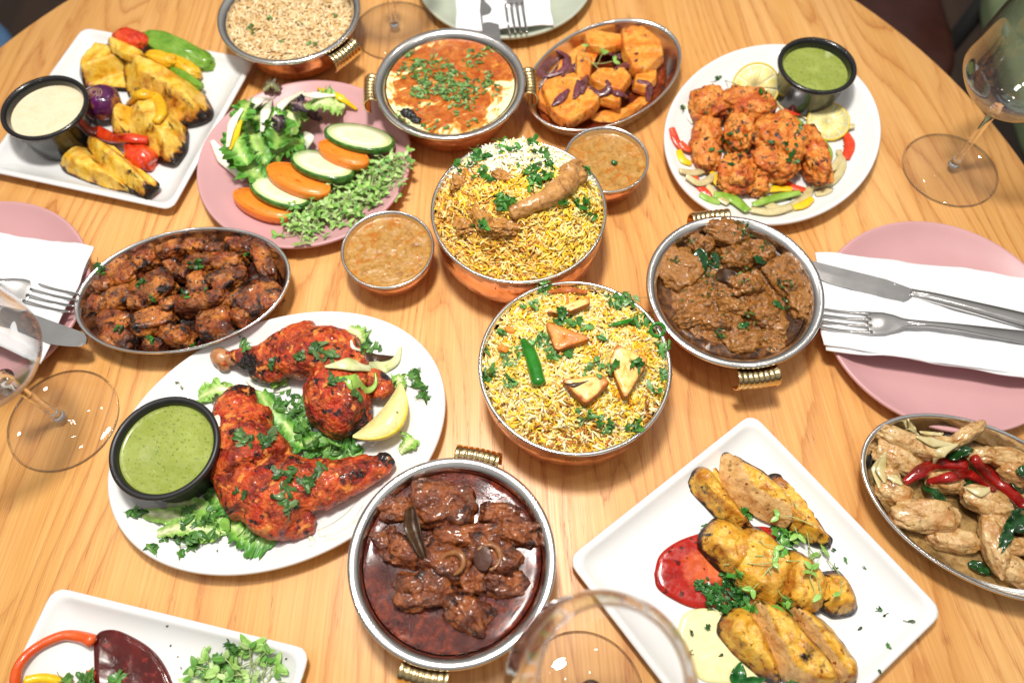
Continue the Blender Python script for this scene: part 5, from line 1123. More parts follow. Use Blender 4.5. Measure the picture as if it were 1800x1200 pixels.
for i, (mt, pts, lb) in enumerate(ST):
    wide = 3.4 if 'wide' in lb or 'broad' in lb or 'large' in lb else 2.6
    band(lb, 'onion_slice' if 'nion' in mt else 'pepper_strip', 'onion' if 'nion' in mt else 'pepper', [zk(*p) for p in pts], M[mt], .0019, wide, [.001+.0015*((i*7+j*3) % 3) for j in range(len(pts))], group=('onion slices' if 'nion' in mt else 'pepper strips')+' on the tandoori chunk plate')
def lemon_slice(label, u, v, ru, ang, tiltx, z, key, half=False, name='lemon_slice'):
    J = jac(u, v, z); a = math.radians(ang); d = J@np.array([math.cos(a), math.sin(a)]); yaw = math.atan2(d[1], d[0]); R0 = ru*np.linalg.norm(d); Rm = rotz(yaw)@rotx(tiltx); p = P3(u, v, z)
    t = thing(name, label, 'lemon', p-[0, 0, .002]); n = 60; mx = math.pi if half else 2*math.pi; h = .0016
    def sector(r0, r1, a0, a1, m, hh):
        V = []; F = []
        for rr in (r0, r1):
            for k in range(m+1):
                aa = a0+(a1-a0)*k/m; V += [(rr*math.cos(aa), rr*math.sin(aa), hh), (rr*math.cos(aa), rr*math.sin(aa), -hh)]
        q = 2*(m+1)
        for k in range(m):
            b = 2*k; F += [(b, q+b, q+b+2, b+2), (b+1, b+3, q+b+3, q+b+1), (q+b, q+b+1, q+b+3, q+b+2), (b, b+2, b+3, b+1)]
        F += [(0, 1, q+1, q), (2*m, q+2*m, q+2*m+1, 2*m+1)]
        return np.array(V)@Rm.T+p, F
    v1, f1 = sector(R0*.93, R0, 0, mx, 50, h*1.02); mesh('peel', v1, f1, M['lemonrind'], t)
    v1, f1 = sector(.0004, R0*.935, 0, mx, 50, h*.8); mesh('pith', v1, f1, M['pith'], t)
    ns = 4 if half else 9
    for k in range(ns): g = mx/ns; v1, f1 = sector(R0*.10, R0*.86, g*k+.05, g*(k+1)-.05, 8, h); mesh('segment', v1, f1, M['lemonflesh'], t)
lemon_slice('lemon slice half hidden behind the far orange chunks, left of the ramekin', 1328, 153, 42, 8, .75, .020, 'K')
lemon_slice('lemon slice lying in front of the black ramekin', 1456, 214, 38, 12, .25, .014, 'K')
LK = [(235, 520, 88, 92, 60, .024, .016, 'pale orange tandoori chunk at the far left of the plate'), (235, 655, 70, 85, 85, .021, .013, 'small orange chunk joining the far left and lower left ones'), (222, 745, 92, 78, 70, .019, .013, 'smooth orange tandoori chunk at the lower left'), (425, 520, 148, 82, 8, .029, .017, 'widest orange tandoori chunk at the far side of the pile'), (385, 660, 78, 98, 10, .024, .016, 'orange chunk hanging below the widest chunk'), (600, 690, 150, 110, 38, .030, .018, 'large herb flecked orange chunk in the middle of the pile'), (560, 800, 130, 85, 15, .024, .015, 'orange chunk below the large herb flecked one'), (745, 760, 160, 72, 68, .025, .016, 'long tandoori chunk with a blackened far tip at the right'), (375, 855, 105, 105, 10, .020, .015, 'round charred orange chunk nearest the viewer'), (480, 915, 55, 48, 0, .016, .010, 'small orange lobe beside the round charred chunk')]
for i, (u, v, ru, rv, an, z, hz, lb) in enumerate(LK):
    x, y = zk(u, v); piece('tandoori_chunk', lb, 'chicken', x, y, z-.002, ru/2.79*.91, rv/2.79*.96, an, hz, M['tikka'], 800+i, 'orange tandoori chicken chunks', 2.6, .20, 1.7, 5, .0014, .2, reg='K', kchar=.5 if i != 7 else 1.)
herbs('coriander_bits', 'few dark green coriander leaves among the orange chunks', 'K', [(1203, 190, 8, 5), (1340, 167, 8, 5), (1240, 196, 2, 1), (1484, 257, 3, 1), (1290, 260, 40, 14), (1390, 250, 40, 14), (1265, 140, 3, 2), (1386, 352, 3, 2)], 12, .0040, pal=['#1d5218', '#2b641f'])
strip('herb_stem', 'short green herb stem on the rim left of the far lemon slice', 'herb', [(1259, 135), (1275, 143), (1292, 149)], .0005, M['basil'], 1., 'K')

# ================================================================ oval plate: tandoori quarters
M['tandoori'] = food('red_tandoori_skin', ['#a8240e', '#c84018', '#de6828', '#b02c10'], dark='#140604', dthr=(.545, .63), dscale=105, nscale=85, rough=.36, coat=.2, bump=1., bscale=360, bdist=.0024, sss=.04, mid='#6a140a', speck='#ec9040', sthr=(.60, .68), sscale=120)
zq = lambda u, v: (160+u/2.448, 530+v/2.448)
def cap(pts, rad, z, sx=2.448):
    c = [P3(*zq(u, v), zz) for (u, v), zz in zip(pts, z)]
    s = np.linalg.norm(jac(*zq(*pts[0]), .02)@np.array([1, 0]))/sx
    return tube(c, [r*s for r in rad], 16, 18, wide=1.2)
def quarter(label, prims, seed, mat, chf, name='chicken_quarter', sub=(('leg_bone',))):
    V, F, N = union(prims, .00125, 8)
    so = np.array([seed, seed*2.3, 0]); V = V+N*(.0018*fbm(V*50+so, 2)+.0010*(.5-np.abs(perlin(V*120+so)))+.0007*fbm(V*260+so, 2))[:, None]
    t = thing(name, label, 'chicken', (V[:, 0].mean(), V[:, 1].mean(), V[:, 2].min()), 'tandoori chicken quarters')
    mesh('roast_meat', V, F, mat, t, attrs={'char': chf(V)}, reg='L'); return t
def near(V, spots):
    c = np.zeros(len(V))
    for u, v, z, r, a in spots: c = np.maximum(c, a*np.exp(-(((V-P3(*zq(u, v), z))**2).sum(1))/(r*r)))
    return c
# salad bed first
LB = [([(640, 400), (560, 390), (470, 420)], .009, 41, 'pale frisee lettuce tip left of the lower chicken quarter', 1), ([(700, 330), (790, 330), (850, 350)], .010, 42, 'light lettuce leaf between the two chicken quarters', 1), ([(720, 380), (780, 470), (860, 560)], .012, 43, 'lettuce leaf running down between the two quarters', 0), ([(830, 520), (900, 600), (1000, 650)], .012, 44, 'green lettuce leaf under the upper quarter', 0), ([(980, 600), (1070, 660), (1170, 660)], .012, 45, 'lettuce leaf pointing at the lemon wedge', 0), ([(900, 620), (1000, 600), (1120, 590)], .010, 46, 'dark shredded leaf below the upper quarter', 0), ([(330, 880), (440, 890), (610, 960)], .010, 47, 'long pale lettuce rib near the matte ramekin', 1), ([(230, 910), (400, 940), (590, 1000)], .010, 48, 'second pale lettuce rib below the first', 1), ([(290, 1000), (420, 980), (560, 1000)], .009, 49, 'lower lettuce rib at the near rim', 1), ([(500, 820), (590, 870), (650, 940)], .012, 50, 'green lettuce leaf leaving the shade of the lower quarter', 0), ([(600, 960), (690, 1010), (800, 1040)], .017, 51, 'large bright green lettuce tip at the near rim', 0), ([(1300, 330), (1330, 350), (1290, 370)], .007, 52, 'small pale lettuce piece right of the upper quarter', 1), ([(1110, 120), (1150, 150), (1180, 180)], .009, 53, 'frilly lettuce tip at the far rim of the oval plate', 1), ([(1330, 650), (1370, 620), (1390, 590)], .008, 54, 'lettuce tip under the lemon wedge', 1)]
for pts, w, sd, lb, pl in LB:
    lettuce(lb, [zq(*p) for p in pts], w*.92, sd, 'L', .002, [0, .005, .001], frill=.0028, curl=.25, group='lettuce leaves on the oval plate', reg='L', **(dict(rib='#eef2d0', mid='#cbdc94', edge='#8cbc54') if pl else dict(rib='#cfe09a', mid='#86b84c', edge='#4c8c30')))
herbs('shredded_coriander', 'shredded dark coriander in the salad between and beside the chicken quarters', 'L', [zq(a, b)+(c/2.448, n) for a, b, c, n in [(860, 440, 70, 26), (930, 560, 60, 22), (1080, 620, 70, 26), (540, 790, 60, 26), (480, 960, 90, 26), (420, 1050, 60, 12), (200, 920, 40, 10), (700, 960, 60, 12), (900, 470, 60, 14)]], 14, .0062, shred=.45)
q1 = [cap([(545, 225), (575, 245), (600, 255)], [22, 34, 24], [.016, .017, .018]), cap([(600, 240), (700, 245), (800, 240)], [26, 44, 72], [.018, .020, .022]), cap([(760, 250), (870, 220), (960, 210)], [66, 104, 112], [.020, .022, .023]), cap([(700, 290), (770, 300), (830, 290)], [36, 46, 40], [.016, .018, .02]), cap([(930, 210), (1040, 240), (1090, 330)], [96, 108, 100], [.026, .026, .024]), cap([(1040, 330), (1080, 430), (1150, 450)], [110, 128, 110], [.024, .025, .023]), cap([(1000, 480), (1060, 520), (1180, 500)], [52, 60, 62], [.016, .018, .017]), cap([(1150, 350), (1240, 340), (1262, 400)], [60, 34, 40], [.022, .020, .018])]
quarter('tandoori chicken quarter with a bare leg bone, farther from the viewer, pointing left', q1, 3.3, M['tandoori'], lambda V: near(V, [(690, 290, .02, .012, 1.), (550, 230, .018, .006, .3), (1150, 540, .016, .018, .55), (980, 540, .016, .014, .6), (1265, 330, .02, .006, .8)])*.8)
q2 = [cap([(650, 380), (630, 450), (620, 520)], [48, 80, 84], [.018, .021, .022]), cap([(680, 470), (660, 600), (700, 720)], [82, 122, 138], [.020, .022, .023]), cap([(610, 560), (640, 720), (720, 850)], [72, 98, 115], [.018, .021, .022]), cap([(720, 780), (800, 860), (880, 900)], [122, 128, 108], [.022, .023, .021]), cap([(820, 760), (930, 790), (1040, 770)], [96, 100, 84], [.022, .022, .021]), cap([(980, 800), (1120, 750), (1210, 710)], [86, 74, 52], [.022, .021, .02]), cap([(1180, 730), (1250, 700), (1275, 665)], [54, 42, 34], [.02, .02, .021]), cap([(760, 930), (850, 960), (950, 940)], [50, 58, 44], [.016, .017, .016])]
quarter('larger tandoori chicken quarter nearer the viewer, its leg pointing to the mutton curry pot', q2, 9.1, M['tandoori'], lambda V: near(V, [(680, 370, .022, .010, 1.1), (1270, 660, .022, .008, 1.2), (1150, 740, .026, .006, .7), (800, 700, .03, .010, .3), (600, 780, .016, .012, .3)])*.8)
M['legbone'] = food('roast_leg_bone', ['#9a5a32', '#c08a5c', '#7c3c20'], dark='#3c1a0c', dthr=(.58, .7), rough=.25, coat=.4, sss=.1, bump=.4, bscale=200)
o = [x for x in bpy.data.objects if x.name.startswith('chicken_quarter')][0]
V, F, N = union([cap([(538, 222), (560, 240), (585, 250)], [25, 33, 22], [.0165, .0175, .018]), cap([(560, 268), (575, 275), (590, 270)], [18, 20, 16], [.014, .014, .015]), cap([(585, 245), (640, 248), (690, 246)], [22, 21, 24], [.018, .0195, .0205])], .001, 5); mesh('leg_bone', V+N*.0006, F, M['legbone'], o, reg='L')
# onions and lemon wedge
for pts, lb, w in [([(670, 340), (720, 375), (800, 385), (860, 372)], 'curved onion ring piece between the quarters', 2.2), ([(840, 480), (865, 450), (890, 420)], 'white onion chip in the middle of the salad', 3.), ([(980, 1000), (1080, 960), (1160, 870)], 'broad white onion slice beside the mutton curry pot', 5.), ([(1010, 1020), (1090, 1000), (1170, 930)], 'thin onion slice at the near rim of the oval plate', 3.), ([(940, 1010), (955, 1030), (945, 1050)], 'short onion shred at the near rim', 2.), ([(510, 480), (540, 500), (550, 540)], 'onion shred between ramekin and chicken', 3.), ([(1120, 170), (1130, 200), (1170, 215)], 'thin onion curl at the far lettuce tip', 1.6)]:
    strip('onion_slice', lb, 'onion', [zq(*p) for p in pts], [.0006, .0011, .0006], M['rawonion'], w, 'L', lift=.0012, group='onion slices on the oval plate')
M['rib'] = food('lettuce_rib', ['#c6cf8a', '#dbe0ac', '#a8bf62'], rough=.25, coat=.3, nscale=60, sss=.3, bump=.3)
strip('lettuce_rib', 'pale lettuce rib lying on the farther chicken quarter', 'lettuce', [zq(1010, 285), zq(1120, 275), zq(1240, 290), zq(1310, 260), zq(1335, 200)], [.0006, .0022, .0024, .0018, .0006], M['rib'], [2, 3.2, 3.2, 2.4, 1.5], 'L', lift=.0025, n=12, m=34)
strip('purple_leaf', 'brown purple leaf strip behind the pale lettuce rib', 'lettuce', [zq(1120, 235), zq(1200, 250), zq(1315, 245)], [.0005, .0014, .0005], M['bayleaf'], [3, 5, 2], 'L', lift=.003, n=10)
strip('lettuce_rib', 'bright green frilled lettuce shred on the farther chicken quarter', 'lettuce', [zq(1070, 330), zq(1130, 350), zq(1190, 385), zq(1225, 360), zq(1225, 310)], [.0006, .0020, .0014, .001, .0005], M['greenpepper'], [2, 4, 2.4, 2, 1.5], 'L', lift=.002, n=12, m=34)
herbs('coriander_leaves', 'coriander leaves scattered over both tandoori quarters', 'L', [zq(a, b)+(c/2.448, n) for a, b, c, n in [(900, 230, 30, 5), (985, 215, 40, 8), (1030, 245, 25, 4), (660, 590, 36, 9), (750, 590, 40, 8), (840, 740, 36, 9), (930, 770, 46, 9), (820, 830, 36, 8), (990, 720, 24, 4), (860, 880, 26, 5), (1050, 340, 30, 6), (1140, 405, 24, 3), (640, 820, 20, 3), (780, 268, 20, 2)]], 15, .0066, shred=.3, pal=['#3e6630', '#4e7638', '#305626', '#627f4c'])
herbs('coriander_leaves', 'coriander leaves on the white rim round the chicken quarters', 'L', [zq(a, b)+(c/2.448, n) for a, b, c, n in [(660, 195, 26, 7), (1190, 195, 36, 12), (1240, 190, 16, 4), (1390, 320, 20, 5), (1420, 365, 26, 8), (1440, 410, 16, 3), (1340, 395, 14, 3), (1280, 470, 14, 4), (260, 1060, 18, 3), (310, 1025, 10, 2)]], 16, .0054, shred=.45)
t = thing('lemon_wedge', 'lemon wedge leaning at the right of the oval plate beside the chicken quarters', 'lemon', P3(*zq(1300, 540), .009))
def lemon_wedge_mesh(L, Rr, dA):
    """wedge along x; two flat faces meeting at the near inner edge, rind behind"""
    n, m = 28, 12; Vf = []; 
    def prof(s): return max(.02, math.sin(math.pi*min(max(s, .0), 1.)))**.55
    flesh = []; rind = []
    for i in range(n+1):
        s = i/n; r = Rr*prof(s); x = L*(s-.5)
        for j in range(m+1): a = dA*(j/m-.5); flesh.append((x, r*.90*math.sin(a), r*.90*math.cos(a)-Rr)); rind.append((x, r*math.sin(a), r*math.cos(a)-Rr))
    core = [(L*(i/n-.5)*.96, 0, -Rr+.0005) for i in range(n+1)]
    return n, m, np.array(flesh), np.array(rind), np.array(core)
n_, m_, fl, ri, co_ = lemon_wedge_mesh(.060, .0235, 1.15)
FV = np.vstack([fl, co_]); FF = []; K0 = len(fl)
for i in range(n_):
    for j in range(m_): a = i*(m_+1)+j; FF.append((a, a+1, a+m_+2, a+m_+1))
    FF.append((K0+i, K0+i+1, (i+1)*(m_+1), i*(m_+1))); FF.append((K0+i+1, K0+i, i*(m_+1)+m_, (i+1)*(m_+1)+m_))
RV = np.vstack([ri, fl*[1, 1.0, 1.0]]); RF = []; K1 = len(ri)
for i in range(n_):
    for j in range(m_): a = i*(m_+1)+j; RF.append((a, a+1, a+m_+2, a+m_+1))
    for j in (0, m_): a = i*(m_+1)+j; RF.append((a, a+m_+1, K1+a+m_+1, K1+a))
p0, p1 = P3(*zq(1195, 645), .018), P3(*zq(1400, 410), .018); dx = (p1-p0)/np.linalg.norm(p1-p0); yaw = math.atan2(dx[1], dx[0])
Rm = rotz(yaw)@rotx(2.12); cc = P3(*zq(1282, 512), .021)
for nm, vv, ff, mt in (('flesh', FV, FF, 'lemonflesh'), ('peel', RV, RF, 'lemonrind')):
    w = vv+[0, 0, .012]; w[:, 2] -= 9*vv[:, 0]**2*.5; w = w@Rm.T+cc; w[:, 2] = np.maximum(w[:, 2], .0072); mesh(nm, w, ff, M[mt], t, reg='L')
# ================================================================ garnish on the pots
herbs('chopped_coriander', 'heap of chopped coriander in the middle of the creamy red curry', 'P2', [(600+a/2.79, b/2.79, c/2.79, n) for a, b, c, n in [(450, 370, 110, 140), (560, 430, 90, 90), (400, 440, 60, 50), (600, 470, 70, 40), (640, 290, 50, 22), (680, 390, 60, 22), (340, 270, 26, 8), (330, 350, 60, 24), (720, 260, 24, 6), (620, 520, 40, 10), (500, 540, 140, 22), (640, 620, 40, 6), (740, 460, 60, 12), (330, 570, 60, 12), (380, 320, 40, 14)]], 17, .0034, shred=.55, pal=['#4e8036', '#629444', '#3c6c2c', '#7ca45c', '#8aac6c'])
p = piece('black_cardamom', 'black cardamom pod floating at the near left of the creamy curry', 'spice', 600+330/2.79, 560/2.79, .046, 13, 8, 25, .004, M['blackmatte'], 5, None, 2.4, .25, 2., 4, reg='P2')
p = piece('black_cardamom', 'smaller black spice bit touching the cardamom pod', 'spice', 600+365/2.79, 588/2.79, .046, 9, 6, 20, .003, M['blackmatte'], 6, None, 2.4, .25, 2., 4, reg='P2')
herbs('chopped_herbs', 'few green herb bits on the brown pilau rice', 'P1', [(z1(a, b)[0], z1(a, b)[1], c, n) for a, b, c, n in [(1240, 140, 5, 5), (1320, 90, 5, 4), (1480, 115, 4, 3), (1640, 85, 4, 3), (1250, 165, 4, 3), (1380, 200, 4, 2), (1530, 215, 4, 2)]], 18, .0038)
M['meat'] = food('pale_drumstick', ['#a06a34', '#c8965a', '#b07c44', '#d8ac78'], dark='#6e3e1c', dthr=(.56, .70), dscale=90, rough=.3, coat=.3, bump=.6, bscale=240, sss=.2, speck='#8d5a2a', sthr=(.64, .72), sscale=240)
M['masalameat'] = food('masala_meat', ['#9a6424', '#b98238', '#a87030', '#c4924a'], dark='#5c3412', dthr=(.58, .70), dscale=150, nscale=140, rough=.35, coat=.2, bump=1., bscale=380, sss=.05)
zA = lambda u, v: (600+u/2.79, v/2.79)
def capA(pts, rad, zs, key='A'):
    c = [hit(*zA(u, v), key)[0]+[0, 0, q] for (u, v), q in zip(pts, zs)]; s = np.linalg.norm(jac(*zA(*pts[0]), .1)@np.array([1, 0]))/2.79
    return tube(c, [r*s for r in rad], 14, 16)
V, F, N = union([capA([(835, 1060), (960, 1010), (1060, 960)], [40, 42, 62], [.004, .005, .004]), capA([(1040, 960), (1110, 900), (1140, 880)], [54, 62, 54], [.004, .004, .004]), capA([(1100, 870), (1150, 850), (1175, 900)], [45, 48, 40], [.006, .006, .004])], .0012, 6)
V = V+N*(.0015*fbm(V*[60, 60, 60], 3)+.0006*perlin(V*260))[:, None]; o = mesh('chicken_drumstick', V, F, M['meat'], reg='A'); tag(o, 'chicken drumstick lying on the golden biryani rice', 'chicken')
for i, (u, v, ru, rv, an, lb) in enumerate([(690, 1050, 90, 60, 60, 'brown meat chunk under the rice left of the drumstick'), (580, 900, 34, 50, 80, 'small bone end at the left of the chicken biryani'), (620, 1090, 60, 80, 80, 'dark masala meat chunk at the near left of the biryani'), (800, 1110, 80, 50, 10, 'brown meat chunk nearest the rim of the biryani'), (800, 880, 60, 26, 20, 'meat edge showing under the white biryani rice')]):
    x, y = zA(u, v); h_, n = hit(x, y, 'A'); piece('meat_chunk', lb, 'meat', x, y, h_[2]-.0022, ru/2.79, rv/2.79, an, .0060, M['masalameat'], 900+i, None, 3.0, .26, 1.9, 5, .0012, .2, reg='A')
rs = np.random.RandomState(77)
herbs('coriander_leaves', 'coriander leaves scattered on the golden chicken biryani', 'A', [(*zA(a, b), c/2.79, n) for a, b, c, n in [(790, 715, 34, 8), (850, 735, 30, 5), (935, 695, 26, 7), (655, 755, 26, 5), (570, 820, 26, 5), (620, 800, 20, 3), (690, 800, 44, 10), (680, 860, 26, 5), (735, 880, 12, 2), (980, 770, 40, 10), (1040, 800, 34, 6), (930, 850, 44, 12), (980, 850, 50, 14), (940, 910, 24, 5), (1190, 840, 26, 5), (1150, 985, 26, 6), (1195, 1010, 30, 6), (1210, 1050, 20, 4), (680, 1110, 30, 7), (1080, 1000, 20, 3)]], 19, .0062, shred=.3, pal=['#2c6820', '#3c7c2c', '#4e9038'])
herbs('coriander_sprig', 'curly bright coriander sprig in the middle of the chicken biryani', 'A', [(*zA(800, 985), 36/2.79, 26)], 20, .0055, pal=['#2c641c', '#437e2a'], lift=.003, kind=None, cat='herb')
# paneer triangles, chillies
M['paneer'] = food('fried_paneer', ['#e3a23a', '#edbb5c', '#f0cc7c', '#e0963a'], dark='#a8541c', dthr=(.66, .82), dscale=70, rough=.4, coat=.1, bump=.35, bscale=420, sss=.25, mid='#cf7426')
M['paneer2'] = food('orange_paneer', ['#cf6f1a', '#dd842a', '#e2953c'], dark='#8d3f12', dthr=(.66, .82), rough=.38, coat=.15, bump=.6, bscale=380, sss=.2)
M['paneerside'] = food('browned_paneer_edge', ['#a4521c', '#b8682a', '#8d4018'], rough=.42, bump=.4)
zb = lambda u, v: (820+u/3.333, 480+v/3.333)
def triangle(label, px, z, th, mats, seed, tilt=None):
    top = []
    for i, (u, v) in enumerate(px): top.append(P3(*zb(u, v), z+(tilt[i] if tilt else 0)))
    t = thing('paneer_triangle', label, 'paneer', np.mean(top, 0)-[0, 0, th], 'fried paneer triangles in the biryani')
    # rounded outline subdivided, slightly puffed top
    top = np.array(top); n = len(top); loop = []
    for i in range(n):
        a, b, c = top[i-1], top[i], top[(i+1) % n]; r = .16
        for s in np.linspace(0, 1, 6): loop.append((1-s)**2*(b+(a-b)*r)+2*s*(1-s)*b+s*s*(b+(c-b)*r))
        for s in np.linspace(.2, .8, 4): loop.append((b+(c-b)*r)*(1-s)+(c+(b-c)*r)*s)
    loop = np.array(loop); m = len(loop); c0 = loop.mean(0); V = []; F = []
    rings = [(0.02, .0004), (.35, .0006), (.7, .0005), (.9, .0003), (.97, -.0002)]
    for s, h in rings:
        for k in range(m): V.append(c0+(loop[k]-c0)*s+[0, 0, h+.0004*perlin(np.array([[k*.3, s*3, seed]]))[0]])
    for i in range(len(rings)-1):
        for k in range(m): k2 = (k+1) % m; F.append((i*m+k, (i+1)*m+k, (i+1)*m+k2, i*m+k2))
    F.append(tuple(range(m))[::-1]); V = np.array(V)
    d = np.linalg.norm(V-c0, axis=1)/np.linalg.norm(loop-c0, axis=1).max(); mesh('fried_face', V, F, mats[0], t, attrs={'char': np.clip(np.repeat([q[0] for q in rings], m)*1.6-.95, 0, 1)}, reg='B', recalc=False)
    V = []; F = []
    for s, h in [(.97, -.0002), (1.0, -.0010), (1.005, -th*.5), (.99, -th)]:
        for k in range(m): V.append(c0+(loop[k]-c0)*s+[0, 0, h+.0003*perlin(np.array([[k*.5, s*9, seed]]))[0]])
    for i in range(3):
        for k in range(m): k2 = (k+1) % m; F.append((i*m+k, (i+1)*m+k, (i+1)*m+k2, i*m+k2))
    mesh('browned_edge', V, F, mats[1], t, reg='B', recalc=False)
triangle('orange paneer triangle at the far side of the green chilli', [(460, 275), (740, 380), (520, 455)], .0800, .007, (M['paneer2'], M['paneerside']), 1, [0, 0, -.002])
triangle('large golden paneer triangle at the right of the biryani', [(880, 410), (1075, 500), (930, 745), (835, 520)], .0790, .007, (M['paneer'], M['paneerside']), 2, [.002, 0, -.004, -.001])
triangle('paneer wedge with a dark crack in the middle of the biryani', [(550, 620), (800, 595), (840, 640), (700, 770)], .0810, .008, (M['paneer'], M['paneerside']), 3, [0, 0, 0, -.003])
triangle('pale paneer triangle at the far rim of the biryani', [(460, 230), (720, 130), (725, 175), (590, 235)], .0790, .006, (M['paneer'], M['paneerside']), 4, [-.002, 0, 0, -.002])
strip('paneer_crack', 'dark herb streak on the middle paneer wedge', 'herb', [zb(575, 645), zb(630, 655), zb(715, 630)], [.0003, .0009, .0003], M['bayleaf'], [1.5, 2.5, 1], 'B', lift=.0002)
M['chilli'] = food('green_chilli', ['#1d6a16', '#2c8020', '#1a5c14'], rough=.14, coat=.6, nscale=30, bump=.1, sss=.1)
strip('green_chilli', 'thick glossy green chilli lying left of the paneer triangles', 'chilli', [zb(330, 400), zb(380, 500), zb(425, 655)], [.0024, .0048, .0052, .0050], M['chilli'], 1.1, 'B', lift=.003, n=18, m=24)
strip('green_chilli', 'thin slit green chilli pointing to the right rim of the biryani', 'chilli', [zb(830, 312), zb(950, 285), zb(1070, 235)], [.0008, .0020, .0018, .0008], M['chilli'], 1.1, 'B', lift=.0015, n=12)
p_, n__ = hit(*zb(1115, 345), 'B'); V, F = tube([p_+np.array([.0055*math.cos(a), .0045*math.sin(a), .0035+.003*math.sin(a)]) for a in np.linspace(0, 6.2832, 26)], .0022, 10, 26, raw=True, wide=.7); o = mesh('chilli_ring', V, F, M['chilli']); tag(o, 'green chilli ring at the right rim of the biryani', 'chilli')
for i, (u, v, lb) in enumerate([(260, 335, 'orange tomato piece at the upper left of the paneer biryani'), (215, 445, 'orange brown tomato piece left of the thick chilli')]):
    x, y = zb(u, v); h_, n = hit(x, y, 'B'); piece('tomato_piece', lb, 'tomato', x, y, h_[2]+.001, 10, 8, 20, .003, M['paneer2'], 40+i, None, 2.4, .25, 2., 3, reg='B')
strip('carrot_shred', 'thin carrot shred crossing the far paneer triangle', 'carrot', [zb(585, 125), zb(592, 170), zb(600, 225)], .0008, M['carrot'], 1.5, 'B', lift=.0012)
strip('fried_onion', 'brown fried onion strip at the far rim of the paneer biryani', 'onion', [zb(480, 125), zb(590, 112), zb(700, 125)], [.0008, .0018, .001], M['paneerside'], 2., 'B', lift=.004)
herbs('coriander_leaves', 'coriander leaves scattered on the paneer biryani', 'B', [(*zb(a, b), c/3.33, n) for a, b, c, n in [(460, 100, 40, 12), (400, 190, 30, 6), (880, 160, 60, 16), (960, 160, 40, 12), (545, 245, 46, 14), (600, 285, 30, 6), (440, 400, 50, 12), (520, 460, 50, 12), (270, 500, 56, 12), (140, 600, 40, 14), (250, 640, 30, 5), (335, 205, 14, 2), (740, 565, 60, 12), (850, 540, 30, 5), (690, 820, 50, 8), (800, 880, 50, 14), (840, 900, 26, 6), (990, 890, 50, 12), (1110, 680, 30, 5), (1030, 310, 46, 12), (1150, 440, 46, 12), (690, 290, 30, 5), (790, 380, 16, 3), (990, 530, 20, 3), (1130, 590, 40, 5), (210, 350, 20, 3), (600, 465, 30, 4), (120, 460, 20, 3)]], 22, .0058, shred=.4, pal=['#38702a', '#4c8438', '#5f964a', '#7ca468'])
herbs('herb_flecks', 'dark green herb bits over the charred chicken', 'H', [(a/2.79, 330+b/2.79, c/2.79, n) for a, b, c, n in [(960, 375, 26, 8), (695, 475, 26, 7), (590, 690, 24, 5), (900, 525, 30, 6), (740, 540, 14, 3), (490, 400, 30, 6), (1210, 330, 20, 4), (740, 745, 26, 5), (930, 770, 20, 4), (1020, 500, 20, 4)]], 23, .0042, pal=['#1c4a14', '#2a5c1c', '#3c7a28'])
herbs('herb_flecks', 'small green herb bits over the brown methi curry', 'P3', [(*z3(a, b), c/2.79, n) for a, b, c, n in [(400, 190, 34, 8), (430, 220, 24, 5), (500, 280, 30, 6), (150, 260, 30, 5), (340, 430, 120, 20), (430, 660, 60, 12), (600, 580, 40, 8), (280, 720, 40, 8), (70, 360, 30, 6), (600, 470, 60, 10), (240, 480, 70, 10)]], 24, .0026, shred=.6, pal=['#24401a', '#3a5a20', '#55702c'])
for u0, v0, u1, v1, sd, lf, lb in [(1265, 415, 1200, 270, 31, 3, 'cress sprig standing on the fried potatoes'), (1145, 355, 1330, 325, 32, 3, 'cress sprig lying across the fried potatoes'), (1250, 330, 1290, 265, 33, 2, 'short cress leaf pair on the fried potatoes')]:
    sprig(lb, *z2([(u0, v0)])[0], *z2([(u1, v1)])[0], 'I', sd, lf, .0075)
p = piece('cardamom_pod', 'green spice bit on the tan sauce behind the biryani', 'spice', 600+1338/2.79, 797/2.79, .034, 6, 4, 10, .002, M['basil'], 9, None, 2.2, .1, 2., 3, reg='D')

